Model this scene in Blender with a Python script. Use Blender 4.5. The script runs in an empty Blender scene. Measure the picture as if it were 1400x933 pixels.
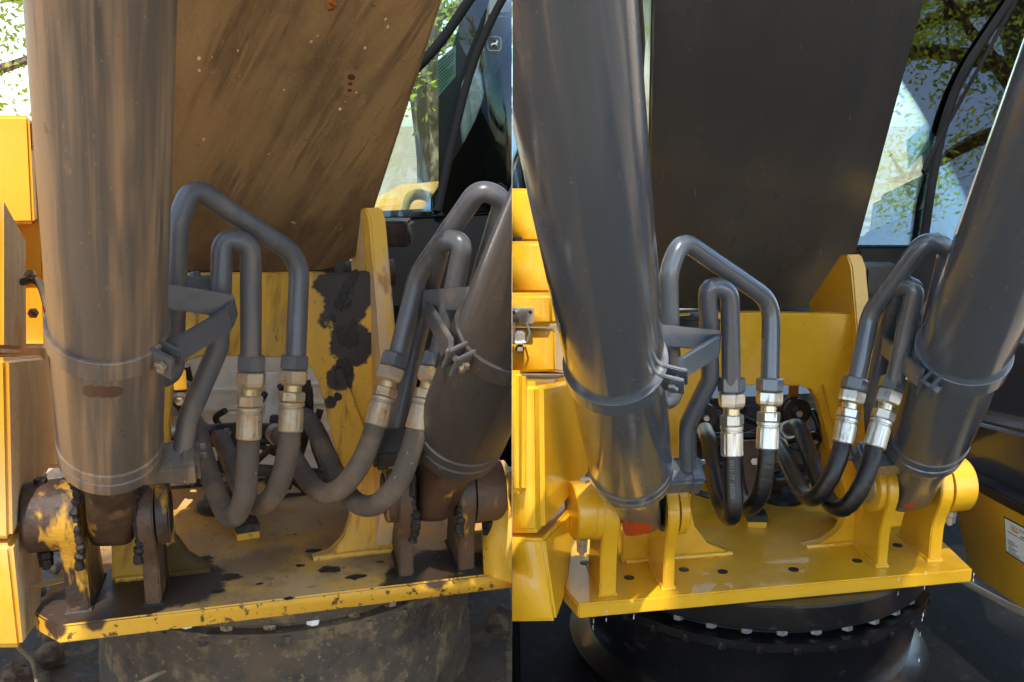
import bpy, bmesh, math, random
from mathutils import Vector, Matrix, noise
random.seed(7)
R = math.radians
sc = bpy.context.scene
COL = sc.collection

# ---------------------------------------------------------------- camera, sky, sun, exposure
CAMZ, PITCH, F = 1.80, R(12), 1400.0
cam_d = bpy.data.cameras.new('camera'); cam = bpy.data.objects.new('camera', cam_d); COL.objects.link(cam)
cam.location = (0, 0, CAMZ); cam.rotation_euler = (R(90) - PITCH, 0, 0)
cam_d.lens = 36.0; cam_d.sensor_width = 36.0; cam_d.clip_start = 0.02; cam_d.clip_end = 3000
sc.camera = cam
cy_ = sc.cycles; cy_.max_bounces = 7; cy_.diffuse_bounces = 3; cy_.glossy_bounces = 3; cy_.transmission_bounces = 4; cy_.transparent_max_bounces = 8; cy_.adaptive_threshold = .04
SUN_EL, SUN_AZ = 60.0, 177.0            # azimuth clockwise from +Y, where the sun stands
w = bpy.data.worlds.new('World'); sc.world = w; w.use_nodes = True
nt = w.node_tree; bg = nt.nodes['Background']
sky = nt.nodes.new('ShaderNodeTexSky'); sky.sky_type = 'NISHITA'; sky.sun_disc = False
sky.sun_elevation = R(SUN_EL); sky.sun_rotation = R(SUN_AZ); sky.air_density = 1.0; sky.dust_density = 1.0; sky.ozone_density = 1.5
nt.links.new(sky.outputs[0], bg.inputs[0]); bg.inputs[1].default_value = 0.14
sun_d = bpy.data.lights.new('sun', 'SUN'); sun_d.energy = 2.4; sun_d.angle = R(0.55); sun_d.color = (1, .95, .87)
sun = bpy.data.objects.new('sun', sun_d); COL.objects.link(sun)
sd = Vector((math.sin(R(SUN_AZ)) * math.cos(R(SUN_EL)), math.cos(R(SUN_AZ)) * math.cos(R(SUN_EL)), math.sin(R(SUN_EL))))
sun.rotation_euler = (-sd).to_track_quat('-Z', 'Y').to_euler(); sun.location = sd * 30
vs = sc.view_settings; vs.view_transform = 'Standard'; vs.look = 'None'; vs.gamma = 1; vs.exposure = 1.72; vs.use_curve_mapping = False

# ---------------------------------------------------------------- unprojection helpers
CP, SP = math.cos(PITCH), math.sin(PITCH)
FW, UP, RT = Vector((0, CP, -SP)), Vector((0, SP, CP)), Vector((1, 0, 0))
O = Vector((0, 0, CAMZ))
def ray(x, y): return FW + RT * ((x - 700) / F) - UP * ((y - 466.5) / F)
def P(x, y, d): return O + ray(x, y) * d
def G(x, y, z): r = ray(x, y); return O + r * ((z - CAMZ) / r.z)
def PY(x, y, Y): r = ray(x, y); return O + r * (Y / r.y)
def PL(x, y, p, n): r = ray(x, y); return O + r * ((p - O).dot(n) / r.dot(n))

def pix(p): q = p - O; d = q.dot(FW); return (700 + q.dot(RT) / d * F, 466.5 - q.dot(UP) / d * F, d)
def on_barrel(x, y, A, ax, r):
    """first point on the sight line that comes within r of the axis, else the closest one"""
    best = (9, None)
    for k in range(2000):
        p = P(x, y, .8 + k * .001); q = p - A; dist = (q - ax * q.dot(ax)).length
        if dist <= r: return p
        if dist < best[0]: best = (dist, p)
    return best[1]
# ---------------------------------------------------------------- materials
def lin(h): return tuple((c / 12.92 if c <= .04045 else ((c + .055) / 1.055) ** 2.4) for c in h) + (1,)
def srgb(r, g, b): return lin((r / 255, g / 255, b / 255))
class NT:
    def __init__(s, name):
        s.m = bpy.data.materials.new(name); s.m.use_nodes = True; s.t = s.m.node_tree
        s.b = s.t.nodes['Principled BSDF']; s.out = s.t.nodes['Material Output']
        s.tc = s.n('ShaderNodeTexCoord').outputs['Object']
    def n(s, k, **kw):
        o = s.t.nodes.new(k)
        for a, v in kw.items(): setattr(o, a, v)
        return o
    def l(s, a, b): s.t.links.new(a, b)
    def put(s, sock, v):
        if hasattr(v, 'node'): s.l(v, sock)
        else: sock.default_value = v
    def math(s, op, a, b=0.0, clamp=False):
        o = s.n('ShaderNodeMath', operation=op, use_clamp=clamp); s.put(o.inputs[0], a); s.put(o.inputs[1], b); return o.outputs[0]
    def coord(s, axis=None, scale=(1, 1, 1), off=0.0):
        v = s.tc
        if axis is not None:
            q = Vector(axis).normalized().rotation_difference(Vector((0, 0, 1))).to_euler()
            mp = s.n('ShaderNodeMapping'); s.l(v, mp.inputs[0]); mp.inputs['Rotation'].default_value = q; v = mp.outputs[0]
        mp = s.n('ShaderNodeMapping'); s.l(v, mp.inputs[0]); mp.inputs['Scale'].default_value = scale
        mp.inputs['Location'].default_value = (off, off * .7, off * 1.3); return mp.outputs[0]
    def noise(s, vec, scale, detail=5, rough=.6, dist=0.0):
        o = s.n('ShaderNodeTexNoise'); s.l(vec, o.inputs['Vector']); o.inputs['Scale'].default_value = scale
        o.inputs['Detail'].default_value = detail; o.inputs['Roughness'].default_value = rough; o.inputs['Distortion'].default_value = dist
        return o.outputs['Fac']
    def rng(s, v, lo, hi, a=0.0, b=1.0):
        o = s.n('ShaderNodeMapRange', interpolation_type='SMOOTHSTEP'); s.put(o.inputs[0], v)
        o.inputs[1].default_value = lo; o.inputs[2].default_value = hi; o.inputs[3].default_value = a; o.inputs[4].default_value = b; return o.outputs[0]
    def mix(s, f, a, b):
        o = s.n('ShaderNodeMix', data_type='RGBA'); s.put(o.inputs[0], f); s.put(o.inputs[6], a); s.put(o.inputs[7], b); return o.outputs[2]
    def mixf(s, f, a, b):
        o = s.n('ShaderNodeMix', data_type='FLOAT'); s.put(o.inputs[0], f); s.put(o.inputs[2], a); s.put(o.inputs[3], b); return o.outputs[0]
def surf(name, base, rough=.5, metal=0.0, coat=0.0, axis=None, layers=(), bump=0.0, bscale=60, spec=.5, coat_rough=.04, wob=0.0):
    """layers: dicts  c colour, s scale, k stretch across, lo/hi thresholds, a amount, r roughness, or at=(point, radius) for a stain"""
    t = NT(name); col, rg = base, rough; off = random.uniform(0, 40)
    for L in layers:
        off += 3.7; st = L.get('k', 1)
        v = t.coord(axis, (1, 1, 1 / st), off)
        f = t.noise(v, L['s'], L.get('d', 4), L.get('ro', .64), L.get('w', 0))
        if 'at' in L:
            best = None
            for pt, rad in L['at']:
                ds = t.n('ShaderNodeVectorMath', operation='DISTANCE'); t.l(t.tc, ds.inputs[0]); ds.inputs[1].default_value = pt
                m = t.rng(ds.outputs['Value'], rad * .35, rad, 1, 0)
                best = m if best is None else t.math('MAXIMUM', best, m)
            f = t.rng(t.math('ADD', best, t.math('MULTIPLY', t.math('SUBTRACT', f, .5), 2.4)), .36, .66)
        else: f = t.rng(f, L['lo'], L['hi'])
        f = t.math('MULTIPLY', f, L.get('a', 1.0))
        col = t.mix(f, col, L['c'])
        if L.get('r') is not None: rg = t.mixf(f, rg, L['r'])
    t.put(t.b.inputs['Base Color'], col); t.put(t.b.inputs['Roughness'], rg)
    t.b.inputs['Metallic'].default_value = metal; t.b.inputs['Specular IOR Level'].default_value = spec
    t.b.inputs['Coat Weight'].default_value = coat; t.b.inputs['Coat Roughness'].default_value = coat_rough
    if bump or wob:
        nrm = None
        if wob:
            bp = t.n('ShaderNodeBump'); bp.inputs['Strength'].default_value = wob; bp.inputs['Distance'].default_value = .01
            t.l(t.noise(t.coord(axis, (1, 1, .12), 5), 9, 2, .5), bp.inputs['Height']); nrm = bp.outputs[0]
        if bump:
            bp = t.n('ShaderNodeBump'); bp.inputs['Strength'].default_value = bump; bp.inputs['Distance'].default_value = .003
            t.l(t.noise(t.coord(), bscale, 6, .65), bp.inputs['Height'])
            if nrm: t.l(nrm, bp.inputs['Normal'])
            nrm = bp.outputs[0]
        t.l(nrm, t.b.inputs['Normal'])
        if coat and wob: t.l(nrm, t.b.inputs['Coat Normal'])
    return t.m
DUST, DUST2, GREASE, RUST, MUD = srgb(176, 140, 98), srgb(120, 92, 62), srgb(30, 23, 19), srgb(92, 50, 24), srgb(72, 56, 42)
YEL, GRY, BLK = srgb(222, 168, 34), srgb(66, 69, 73), srgb(16, 16, 17)

# ---------------------------------------------------------------- mesh helpers
def mesh_obj(name, bm, mat, parent=None, smooth=35, **props):
    bmesh.ops.recalc_face_normals(bm, faces=bm.faces[:])
    me = bpy.data.meshes.new(name); bm.to_mesh(me); bm.free()
    for m in (mat if isinstance(mat, (list, tuple)) else [mat]): me.materials.append(m)
    if smooth:
        me.polygons.foreach_set('use_smooth', [True] * len(me.polygons)); me.set_sharp_from_angle(angle=R(smooth))
    return link(name, me, parent, **props)
def link(name, me, parent=None, **props):
    o = bpy.data.objects.new(name, me); COL.objects.link(o)
    if parent:
        o.parent = parent
        if parent.type == 'EMPTY': o.matrix_parent_inverse = Matrix.Translation(-parent.location)
    for k, v in props.items(): o[k] = v
    return o
def thing(name, label, cat, loc, group=None):
    o = bpy.data.objects.new(name, None); COL.objects.link(o); o.location = loc; o.empty_display_size = .1
    o['label'] = label; o['category'] = cat
    if group: o['group'] = group
    return o
def frame(d):
    d = d.normalized(); a = Vector((0, 0, 1)) if abs(d.z) < .9 else Vector((1, 0, 0))
    u = d.cross(a).normalized(); return u, u.cross(d).normalized()
def fillet(pts, rad, n=9):
    out = [pts[0]]
    for i in range(1, len(pts) - 1):
        a, b, c = pts[i - 1], pts[i], pts[i + 1]
        la, lc = (a - b).length, (c - b).length; ua, uc = (a - b) / la, (c - b) / lc
        ang = ua.angle(uc, math.pi); t = min(rad / max(math.tan(ang / 2), .02), la * .495, lc * .495)
        p0, p2 = b + ua * t, b + uc * t
        for k in range(n + 1):
            s = k / n; out.append(p0 * (1 - s) ** 2 * 1 + b * 2 * s * (1 - s) + p2 * s * s)
    return out + [pts[-1]]
def catmull(pts, n=10):
    q = [pts[0] * 2 - pts[1]] + pts + [pts[-1] * 2 - pts[-2]]; out = []
    for i in range(1, len(q) - 2):
        a, b, c, d = q[i - 1:i + 3]
        for k in range(n):
            t = k / n
            out.append(.5 * ((2 * b) + (c - a) * t + (2 * a - 5 * b + 4 * c - d) * t * t + (3 * b - a - 3 * c + d) * t ** 3))
    return out + [pts[-1]]
def add_tube(bm, path, rad, seg=20, rf=None):
    pts = [path[0]]
    for p in path[1:]:
        if (p - pts[-1]).length > 1e-4: pts.append(p)
    rings = []; u = None
    for i, p in enumerate(pts):
        d = (pts[min(i + 1, len(pts) - 1)] - pts[max(i - 1, 0)]).normalized()
        if u is None: u, v = frame(d)
        else:
            u = (u - d * u.dot(d)).normalized()
        v = d.cross(u); r = rad * (rf(i / (len(pts) - 1)) if rf else 1)
        rings.append([bm.verts.new(p + (u * math.cos(2 * math.pi * k / seg) + v * math.sin(2 * math.pi * k / seg)) * r) for k in range(seg)])
    for a, b in zip(rings, rings[1:]):
        for k in range(seg): bm.faces.new((a[k], a[(k + 1) % seg], b[(k + 1) % seg], b[k]))
    bm.faces.new(rings[0]); bm.faces.new(rings[-1])
    return bm
def tube(path, rad, seg=20, rf=None): return add_tube(bmesh.new(), path, rad, seg, rf)
def add_lathe(bm, a, b, prof, seg=32, rot=0.0):
    """revolve (t along a->b in metres from a, radius) about the line a->b"""
    d = (b - a).normalized(); u, v = frame(d); rings = []
    for t, r in prof:
        rings.append([bm.verts.new(a + d * t + (u * math.cos(2 * math.pi * k / seg + rot) + v * math.sin(2 * math.pi * k / seg + rot)) * max(r, 1e-4)) for k in range(seg)])
    for x, y in zip(rings, rings[1:]):
        for k in range(seg): bm.faces.new((x[k], x[(k + 1) % seg], y[(k + 1) % seg], y[k]))
    bm.faces.new(rings[0]); bm.faces.new(rings[-1]); return bm
def lathe(a, b, prof, seg=32, rot=0.0): return add_lathe(bmesh.new(), a, b, prof, seg, rot)
def add_prism(bm, poly, off, bev=0.0, bseg=2):
    a = [bm.verts.new(p) for p in poly]; b = [bm.verts.new(p + off) for p in poly]; n = len(a)
    fs = [bm.faces.new(a), bm.faces.new(b[::-1])]
    for k in range(n): fs.append(bm.faces.new((a[k], b[k], b[(k + 1) % n], a[(k + 1) % n])))
    bmesh.ops.recalc_face_normals(bm, faces=fs)
    if bev:
        es = {e for f in fs for e in f.edges if e.calc_face_angle(0) > R(25)}
        bmesh.ops.bevel(bm, geom=list(es), offset=bev, segments=bseg, affect='EDGES', clamp_overlap=True)
    return bm
def prism(poly, off, bev=0.0, bseg=2): return add_prism(bmesh.new(), poly, off, bev, bseg)
def add_box(bm, c, ux, uy, uz, bev=0.0):
    return add_prism(bm, [c - ux - uy - uz, c + ux - uy - uz, c + ux + uy - uz, c - ux + uy - uz], uz * 2, bev)
def box(c, ux, uy, uz, bev=0.0): return add_box(bmesh.new(), c, ux, uy, uz, bev)
def bar(a, b, h, th, bev=.0015):
    """flat bar from a to b, h tall, th thick"""
    d = b - a; s = d.cross(Vector((0, 0, 1))).normalized(); up = s.cross(d).normalized()
    return box((a + b) / 2, d / 2, s * th / 2, up * h / 2, bev)
def bolt(p, d, r, h, shank=0.0, extra=0.0):
    bm = bmesh.new(); d = d.normalized()
    add_lathe(bm, p, p + d, [(0, r), (h * .85, r), (h, r * .85)], 6)
    if shank: add_lathe(bm, p - d * shank, p, [(0, r * .55), (shank, r * .55)], 12)
    if extra: add_lathe(bm, p + d * h, p + d * (h + extra), [(0, r * .55), (extra, r * .5)], 12)
    return bm
def lug_poly(c, e2, hb, rad, f, b, n=14):
    """side outline of a lug: round head about c, straight down hb to the plate"""
    Z = Vector((0, 0, 1)); pts = []
    a0, a1 = R(-32), R(200)
    pts.append(c - e2 * f - Z * hb); pts.append(c - e2 * f - Z * (hb * .55)); 
    pts.append(c - e2 * (f + (rad * .92 - f) * .35) - Z * rad * .95)
    for k in range(n + 1):
        a = math.pi + R(28) - (math.pi + R(48)) * k / n
        pts.append(c + e2 * math.cos(a) * rad + Z * math.sin(a) * rad)
    pts.append(c + e2 * (b * .85) - Z * (hb * .62)); pts.append(c + e2 * b - Z * hb)
    return pts
Z = Vector((0, 0, 1))

# ================================================================ setting: ground, trees, house
def ground():
    bm = bmesh.new(); n = 90
    def gx(i): s = (i / n) * 2 - 1; return math.copysign(abs(s) ** 3.2, s) * 600
    vv = [[bm.verts.new((gx(i), gx(j) + 3, 0)) for i in range(n + 1)] for j in range(n + 1)]
    for row in vv:
        for v in row:
            d = math.hypot(v.co.x, v.co.y - 3)
            if d < 60: v.co.z = (noise.noise(v.co * .6) * .05 + noise.noise(v.co * 2.3) * .03) * min(1, .25 + d / 4) - .03
    for j in range(n):
        for i in range(n): bm.faces.new((vv[j][i], vv[j][i + 1], vv[j + 1][i + 1], vv[j + 1][i]))
    m = surf('dry_soil', srgb(158, 134, 106), .95, layers=[
        dict(c=srgb(170, 146, 116), s=1.2, lo=.45, hi=.65, a=.8), dict(c=srgb(110, 88, 66), s=6, lo=.5, hi=.68, a=.7),
        dict(c=srgb(120, 128, 70), s=.35, lo=.56, hi=.66, a=.5)], bump=.8, bscale=25)
    mesh_obj('ground', bm, m, kind='structure')
ground()

leaf_a = surf('spring_leaf', srgb(150, 172, 58), .5, layers=[dict(c=srgb(190, 198, 80), s=3, lo=.45, hi=.6), dict(c=srgb(78, 104, 34), s=5, lo=.5, hi=.62)])
leaf_b = surf('dark_leaf', srgb(66, 96, 38), .5, layers=[dict(c=srgb(120, 142, 56), s=2, lo=.5, hi=.62)])
for m in (leaf_a, leaf_b):
    b = m.node_tree.nodes['Principled BSDF']; b.inputs['Transmission Weight'].default_value = 0
    tr = m.node_tree.nodes.new('ShaderNodeBsdfTranslucent'); tr.inputs[0].default_value = srgb(184, 202, 66)
    mx = m.node_tree.nodes.new('ShaderNodeMixShader'); mx.inputs[0].default_value = .5
    m.node_tree.links.new(b.outputs[0], mx.inputs[1]); m.node_tree.links.new(tr.outputs[0], mx.inputs[2])
    m.node_tree.links.new(mx.outputs[0], m.node_tree.nodes['Material Output'].inputs[0])
bark = surf('bark', srgb(98, 82, 66), .9, axis=(0, 0, 1), layers=[dict(c=srgb(150, 132, 108), s=12, k=6, lo=.5, hi=.65)], bump=1, bscale=30)
def tree(loc, h, crown, label, nleaf=2600, leaf=.11, mat=leaf_a, low=.35, seed=1, group='trees around the yard'):
    rnd = random.Random(seed); root = thing('tree', label, 'tree', Vector(loc), group); base = Vector(loc)
    bm = bmesh.new(); tr = h * .022 + .05
    lean = Vector((rnd.uniform(-.05, .05), rnd.uniform(-.05, .05), 0))
    spine = [base + Z * (h * t) + lean * h * t + Vector((rnd.uniform(-1, 1), rnd.uniform(-1, 1), 0)) * h * .012 for t in (0, .15, .3, .45, .6, .75, .9)]
    add_tube(bm, catmull(spine, 4), tr, 10, lambda s: 1.25 - 1.05 * s)
    tips = []
    for k in range(22):
        t = low + (.95 - low) * k / 21; i = min(int(t / .15), 5); p = spine[i].lerp(spine[i + 1], (t - i * .15) / .15)
        a = k * 2.4 + rnd.uniform(-.4, .4); ln = crown * (1.1 - .6 * t) * rnd.uniform(.6, 1.1)
        d = Vector((math.cos(a), math.sin(a), rnd.uniform(.05, .5)))
        pts = [p, p + d * ln * .4 + Z * ln * .05, p + d * ln * .75 - Z * ln * .02, p + d * ln]
        add_tube(bm, catmull(pts, 3), tr * .32, 6, lambda s: 1.05 - .9 * s); tips += [(pts[1], ln * .2), (pts[2], ln * .28), (pts[3], ln * .25)]
        for q in range(3):
            e = pts[2].lerp(pts[3], rnd.random()); e2 = e + Vector((rnd.uniform(-1, 1), rnd.uniform(-1, 1), rnd.uniform(-.4, .7))) * ln * .35
            add_tube(bm, [e, e.lerp(e2, .5) + Z * .03, e2], tr * .1, 5, lambda s: 1 - .7 * s); tips.append((e2, ln * .22))
    mesh_obj('trunk', bm, bark, root)
    vs_, fs_ = [], []
    for k in range(nleaf):
        c, r = rnd.choice(tips); g = Vector((rnd.gauss(0, 1), rnd.gauss(0, 1), rnd.gauss(0, .8))) * r * .6
        p = c + g; s = leaf * rnd.uniform(.6, 1.3)
        u = Vector((rnd.uniform(-1, 1), rnd.uniform(-1, 1), rnd.uniform(-.7, .7))).normalized(); v = u.cross(Vector((rnd.uniform(-1, 1), rnd.uniform(-1, 1), rnd.uniform(-1, 1)))).normalized()
        n0 = len(vs_); vs_ += [p - u * s, p + v * s * .45, p + u * s, p - v * s * .45]; fs_.append((n0, n0 + 1, n0 + 2, n0 + 3))
    me = bpy.data.meshes.new('crown'); me.from_pydata(vs_, [], fs_); me.materials.append(mat); link('crown', me, root)
tree((-5.2, 9.5, 0), 6.5, 2.6, 'young tree with sparse yellow-green leaves against the sky at far left', 22000, .04, low=.2, seed=3)
tree((-1.2, 15, 0), 8.5, 3.2, 'leafy tree standing behind the cab of the muddy excavator', 12000, .06, low=.2, seed=5)
tree((1.75, 14, 0), 9.0, 2.4, 'tall tree seen in the gap beside the dark boom of the clean excavator', 10000, .055, low=.15, seed=8)
tree((8.5, 15, 0), 9, 3.4, 'broad leafy tree behind the cab of the clean excavator', 12000, .065, leaf_b, .15, 11)
# trees behind the viewer, seen as reflections in glass and paint; two are also placed for shade
tree((-4.6, -9.5, 0), 12, 3.6, 'tall trunked tree mirrored in the cab glass of the muddy excavator', 13000, .075, low=.42, seed=21, group='trees mirrored in the machines')
tree((2.9, -3.4, 0), 11, 4.4, 'tall trunked tree placed to shade the clean excavator, mirrored in its windscreen', 42000, .036, low=.42, seed=22, group='trees mirrored in the machines')  # out-of-frame tree, crown set toward the sun to shade the clean machine
tree((.3, -4.2, 0), 10.5, 2.1, 'slender green tree added to dapple the muddy excavator with shade, mirrored in the polished boom cylinder', 9000, .045, leaf_b, .45, 23, group='trees mirrored in the machines')  # added out of frame for dappled shade on the muddy right cylinder
tree((8.2, -1.2, 0), 13, 3.4, 'shade tree mirrored at the right edge of the clean excavator', 40000, .036, leaf_a, .42, 24, group='trees mirrored in the machines')
tree((-10, -6, 0), 11, 3.6, 'shade tree mirrored in the side of the muddy cylinder', 10000, .085, leaf_b, .3, 25, group='trees mirrored in the machines')

# ================================================================ the two machines
HALF = {}
def M(side):
    """materials of one machine: 0 = muddy, 1 = repainted"""
    if side == 0:
        d = {}
        d['yellow'] = surf('muddy_yellow', srgb(216, 160, 40), .55, axis=(0, 0, 1), layers=[
            dict(c=DUST2, s=14, k=5, lo=.5, hi=.72, a=.55, r=.9), dict(c=DUST, s=5, k=3, lo=.52, hi=.75, a=.45, r=.95), dict(c=srgb(66, 44, 24), s=38, k=2, lo=.63, hi=.7, a=.8, r=.9)], bump=.25, bscale=120)
        d['dusty'] = surf('dust_caked_yellow', srgb(216, 184, 136), .95, axis=(0, 0, 1), layers=[
            dict(c=srgb(232, 204, 160), s=7, k=4, lo=.45, hi=.6, r=.98), dict(c=srgb(212, 156, 60), s=5, lo=.56, hi=.7, a=.7), dict(c=srgb(120, 90, 58), s=40, k=3, lo=.64, hi=.7, a=.7), dict(c=srgb(196, 160, 112), s=120, lo=.5, hi=.65, a=.5)], bump=.5, bscale=90)
        d['panel'] = surf('yellow_panel', srgb(214, 152, 34), .4, axis=(0, 0, 1), layers=[
            dict(c=srgb(140, 92, 30), s=50, lo=.66, hi=.72, a=.8, r=.8), dict(c=srgb(226, 190, 130), s=3, lo=.42, hi=.7, a=.55, r=.85), dict(c=srgb(116, 66, 20), s=9, lo=.66, hi=.74, a=.6)], bump=.15)
        d['grease'] = surf('greasy_steel', srgb(86, 62, 42), .55, axis=(0, 0, 1), layers=[
            dict(c=srgb(44, 32, 25), s=7, k=2, lo=.45, hi=.62, r=.42), dict(c=srgb(206, 150, 40), s=13, k=3, lo=.58, hi=.66, a=.85, r=.6), dict(c=srgb(126, 92, 62), s=16, lo=.6, hi=.74, a=.7, r=.95)], bump=.8, bscale=70)
        d['ooze'] = surf('black_grease', srgb(34, 26, 20), .5, layers=[dict(c=srgb(52, 38, 28), s=20, lo=.5, hi=.65, r=.8)], bump=1.2, bscale=110)
        d['steel'] = d['grey'] = None
        d['zinc'] = surf('dusty_zinc', srgb(168, 150, 124), .48, .55, layers=[dict(c=srgb(186, 148, 104), s=40, lo=.45, hi=.65, a=.8, r=.9), dict(c=srgb(90, 66, 44), s=70, lo=.58, hi=.68, a=.6, r=.8)], bump=.3, bscale=200)
        d['brass'] = surf('dusty_brass', srgb(190, 164, 116), .45, .6, layers=[dict(c=srgb(170, 130, 80), s=50, lo=.5, hi=.65, a=.7, r=.9)])
        d['hose'] = surf('dusty_hose', srgb(84, 72, 60), .8, layers=[dict(c=srgb(118, 98, 76), s=12, lo=.45, hi=.65, a=.8, r=.95), dict(c=srgb(168, 150, 124), s=110, lo=.68, hi=.72, a=.8), dict(c=srgb(44, 38, 34), s=9, lo=.58, hi=.7, a=.7)], bump=.4, bscale=150)
        d['black'] = surf('dusty_black', srgb(40, 37, 35), .6, layers=[dict(c=DUST2, s=10, lo=.5, hi=.7, a=.5, r=.9)])
        d['pad'] = surf('dusty_rubber', srgb(36, 34, 33), .7, layers=[dict(c=DUST2, s=25, lo=.45, hi=.65, a=.6)])
        d['ring'] = surf('mud_caked_ring', srgb(84, 72, 58), .85, layers=[
            dict(c=srgb(124, 104, 76), s=14, lo=.48, hi=.62, r=.95), dict(c=srgb(60, 51, 44), s=12, lo=.46, hi=.66, r=.6), dict(c=srgb(146, 126, 96), s=90, lo=.58, hi=.7, a=.7), dict(c=srgb(104, 84, 60), s=4, lo=.5, hi=.65, a=.6)], bump=1, bscale=60)
        d['cover'] = surf('dusty_white_plastic', srgb(240, 237, 230), .6, layers=[dict(c=srgb(178, 160, 130), s=6, lo=.5, hi=.7, a=.5)])
        d['bolt'] = surf('dirty_bolt', srgb(150, 132, 108), .6, .4, layers=[dict(c=srgb(90, 66, 44), s=80, lo=.5, hi=.62)])
        return d
    d = {}
    d['yellow'] = surf('fresh_yellow', YEL, .3, coat=.45, layers=[dict(c=srgb(212, 158, 14), s=6, lo=.45, hi=.65, a=.6, r=.36), dict(c=srgb(120, 84, 20), s=46, lo=.7, hi=.74, a=.7, r=.6), dict(c=srgb(176, 128, 40), s=3, lo=.5, hi=.72, a=.45, r=.5), dict(c=srgb(84, 62, 30), s=120, lo=.7, hi=.74, a=.6, r=.6)], bump=.12, bscale=110)
    d['dusty'] = d['panel'] = d['yellow']
    d['grease'] = d['yellow']
    d['zinc'] = surf('bright_zinc', srgb(206, 204, 196), .3, .9, axis=(0, 0, 1), layers=[dict(c=srgb(214, 196, 146), s=20, lo=.55, hi=.7, a=.45), dict(c=srgb(120, 112, 96), s=90, k=6, lo=.55, hi=.66, a=.6, r=.5)])
    d['brass'] = surf('yellow_zinc', srgb(214, 204, 170), .25, .9)
    d['hose'] = surf('black_hose', srgb(22, 22, 23), .34, layers=[dict(c=srgb(40, 39, 38), s=16, lo=.5, hi=.7, r=.45)], bump=.12, bscale=120)
    d['black'] = surf('gloss_black', srgb(24, 24, 26), .38, layers=[dict(c=srgb(44, 42, 40), s=10, lo=.5, hi=.7, r=.6)])
    d['pad'] = surf('black_rubber', srgb(22, 22, 23), .5)
    d['ring'] = surf('wet_black_paint', srgb(17, 17, 20), .3, coat=.25, spec=.4, layers=[dict(c=srgb(58, 46, 40), s=3, lo=.56, hi=.66, a=.7, r=.3), dict(c=srgb(40, 38, 40), s=26, lo=.6, hi=.7, a=.7, r=.5)], bump=.15, bscale=30)
    d['cover'] = surf('black_cover', srgb(44, 46, 50), .4)
    d['bolt'] = surf('zinc_bolt', srgb(200, 204, 208), .3, .9)
    d['ooze'] = d['pad']
    return d
def grey(side, axis, tag='', stains=(), pipe=False, dark=False):
    if side == 0 and dark:  # darker copy of the muddy grey; its colour offsets sun on the right cylinder
        return surf('darkened_muddy_grey' + tag, srgb(62, 55, 49), .42, axis=axis, layers=[
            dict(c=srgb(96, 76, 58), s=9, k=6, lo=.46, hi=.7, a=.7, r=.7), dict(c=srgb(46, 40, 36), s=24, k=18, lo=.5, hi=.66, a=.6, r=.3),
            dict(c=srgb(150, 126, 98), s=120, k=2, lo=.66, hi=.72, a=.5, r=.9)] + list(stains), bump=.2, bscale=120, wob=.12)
    if side == 0 and pipe:
        return surf('dusty_pipe' + tag, srgb(88, 87, 88), .34, axis=axis, layers=[
            dict(c=srgb(140, 118, 94), s=14, k=6, lo=.5, hi=.72, a=.55, r=.6), dict(c=srgb(64, 63, 64), s=30, k=10, lo=.52, hi=.66, a=.5, r=.26), dict(c=srgb(170, 148, 120), s=150, lo=.66, hi=.72, a=.5, r=.9)], bump=.1, bscale=160)
    if side == 0:
        return surf('muddy_grey' + tag, srgb(104, 93, 82), .36, axis=axis, layers=[
            dict(c=srgb(170, 138, 104), s=14, k=14, lo=.42, hi=.6, a=.8, r=.5), dict(c=srgb(76, 69, 64), s=24, k=22, lo=.5, hi=.62, a=.65, r=.26), dict(c=srgb(160, 130, 98), s=80, k=45, lo=.54, hi=.68, a=.4, r=.6), dict(c=srgb(176, 150, 118), s=140, k=2, lo=.64, hi=.7, a=.4, r=.9),
            dict(c=srgb(150, 118, 82), s=46, k=3, lo=.66, hi=.74, a=.6, r=.9), dict(c=srgb(116, 70, 34), s=11, lo=.7, hi=.76, a=.8, r=.8)] + list(stains), bump=.12, bscale=160, wob=.12)
    return surf('gloss_grey' + tag, srgb(82, 88, 95), .27, axis=axis, coat=.85, layers=[
        dict(c=srgb(84, 88, 93), s=12, k=10, lo=.45, hi=.7, a=.6, r=.22), dict(c=srgb(138, 134, 126), s=160, k=3, lo=.68, hi=.73, a=.35, r=.6), dict(c=srgb(90, 91, 92), s=5, k=3, lo=.52, hi=.72, a=.5, r=.42)], wob=.42, bump=.05, bscale=260, coat_rough=.05)

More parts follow.
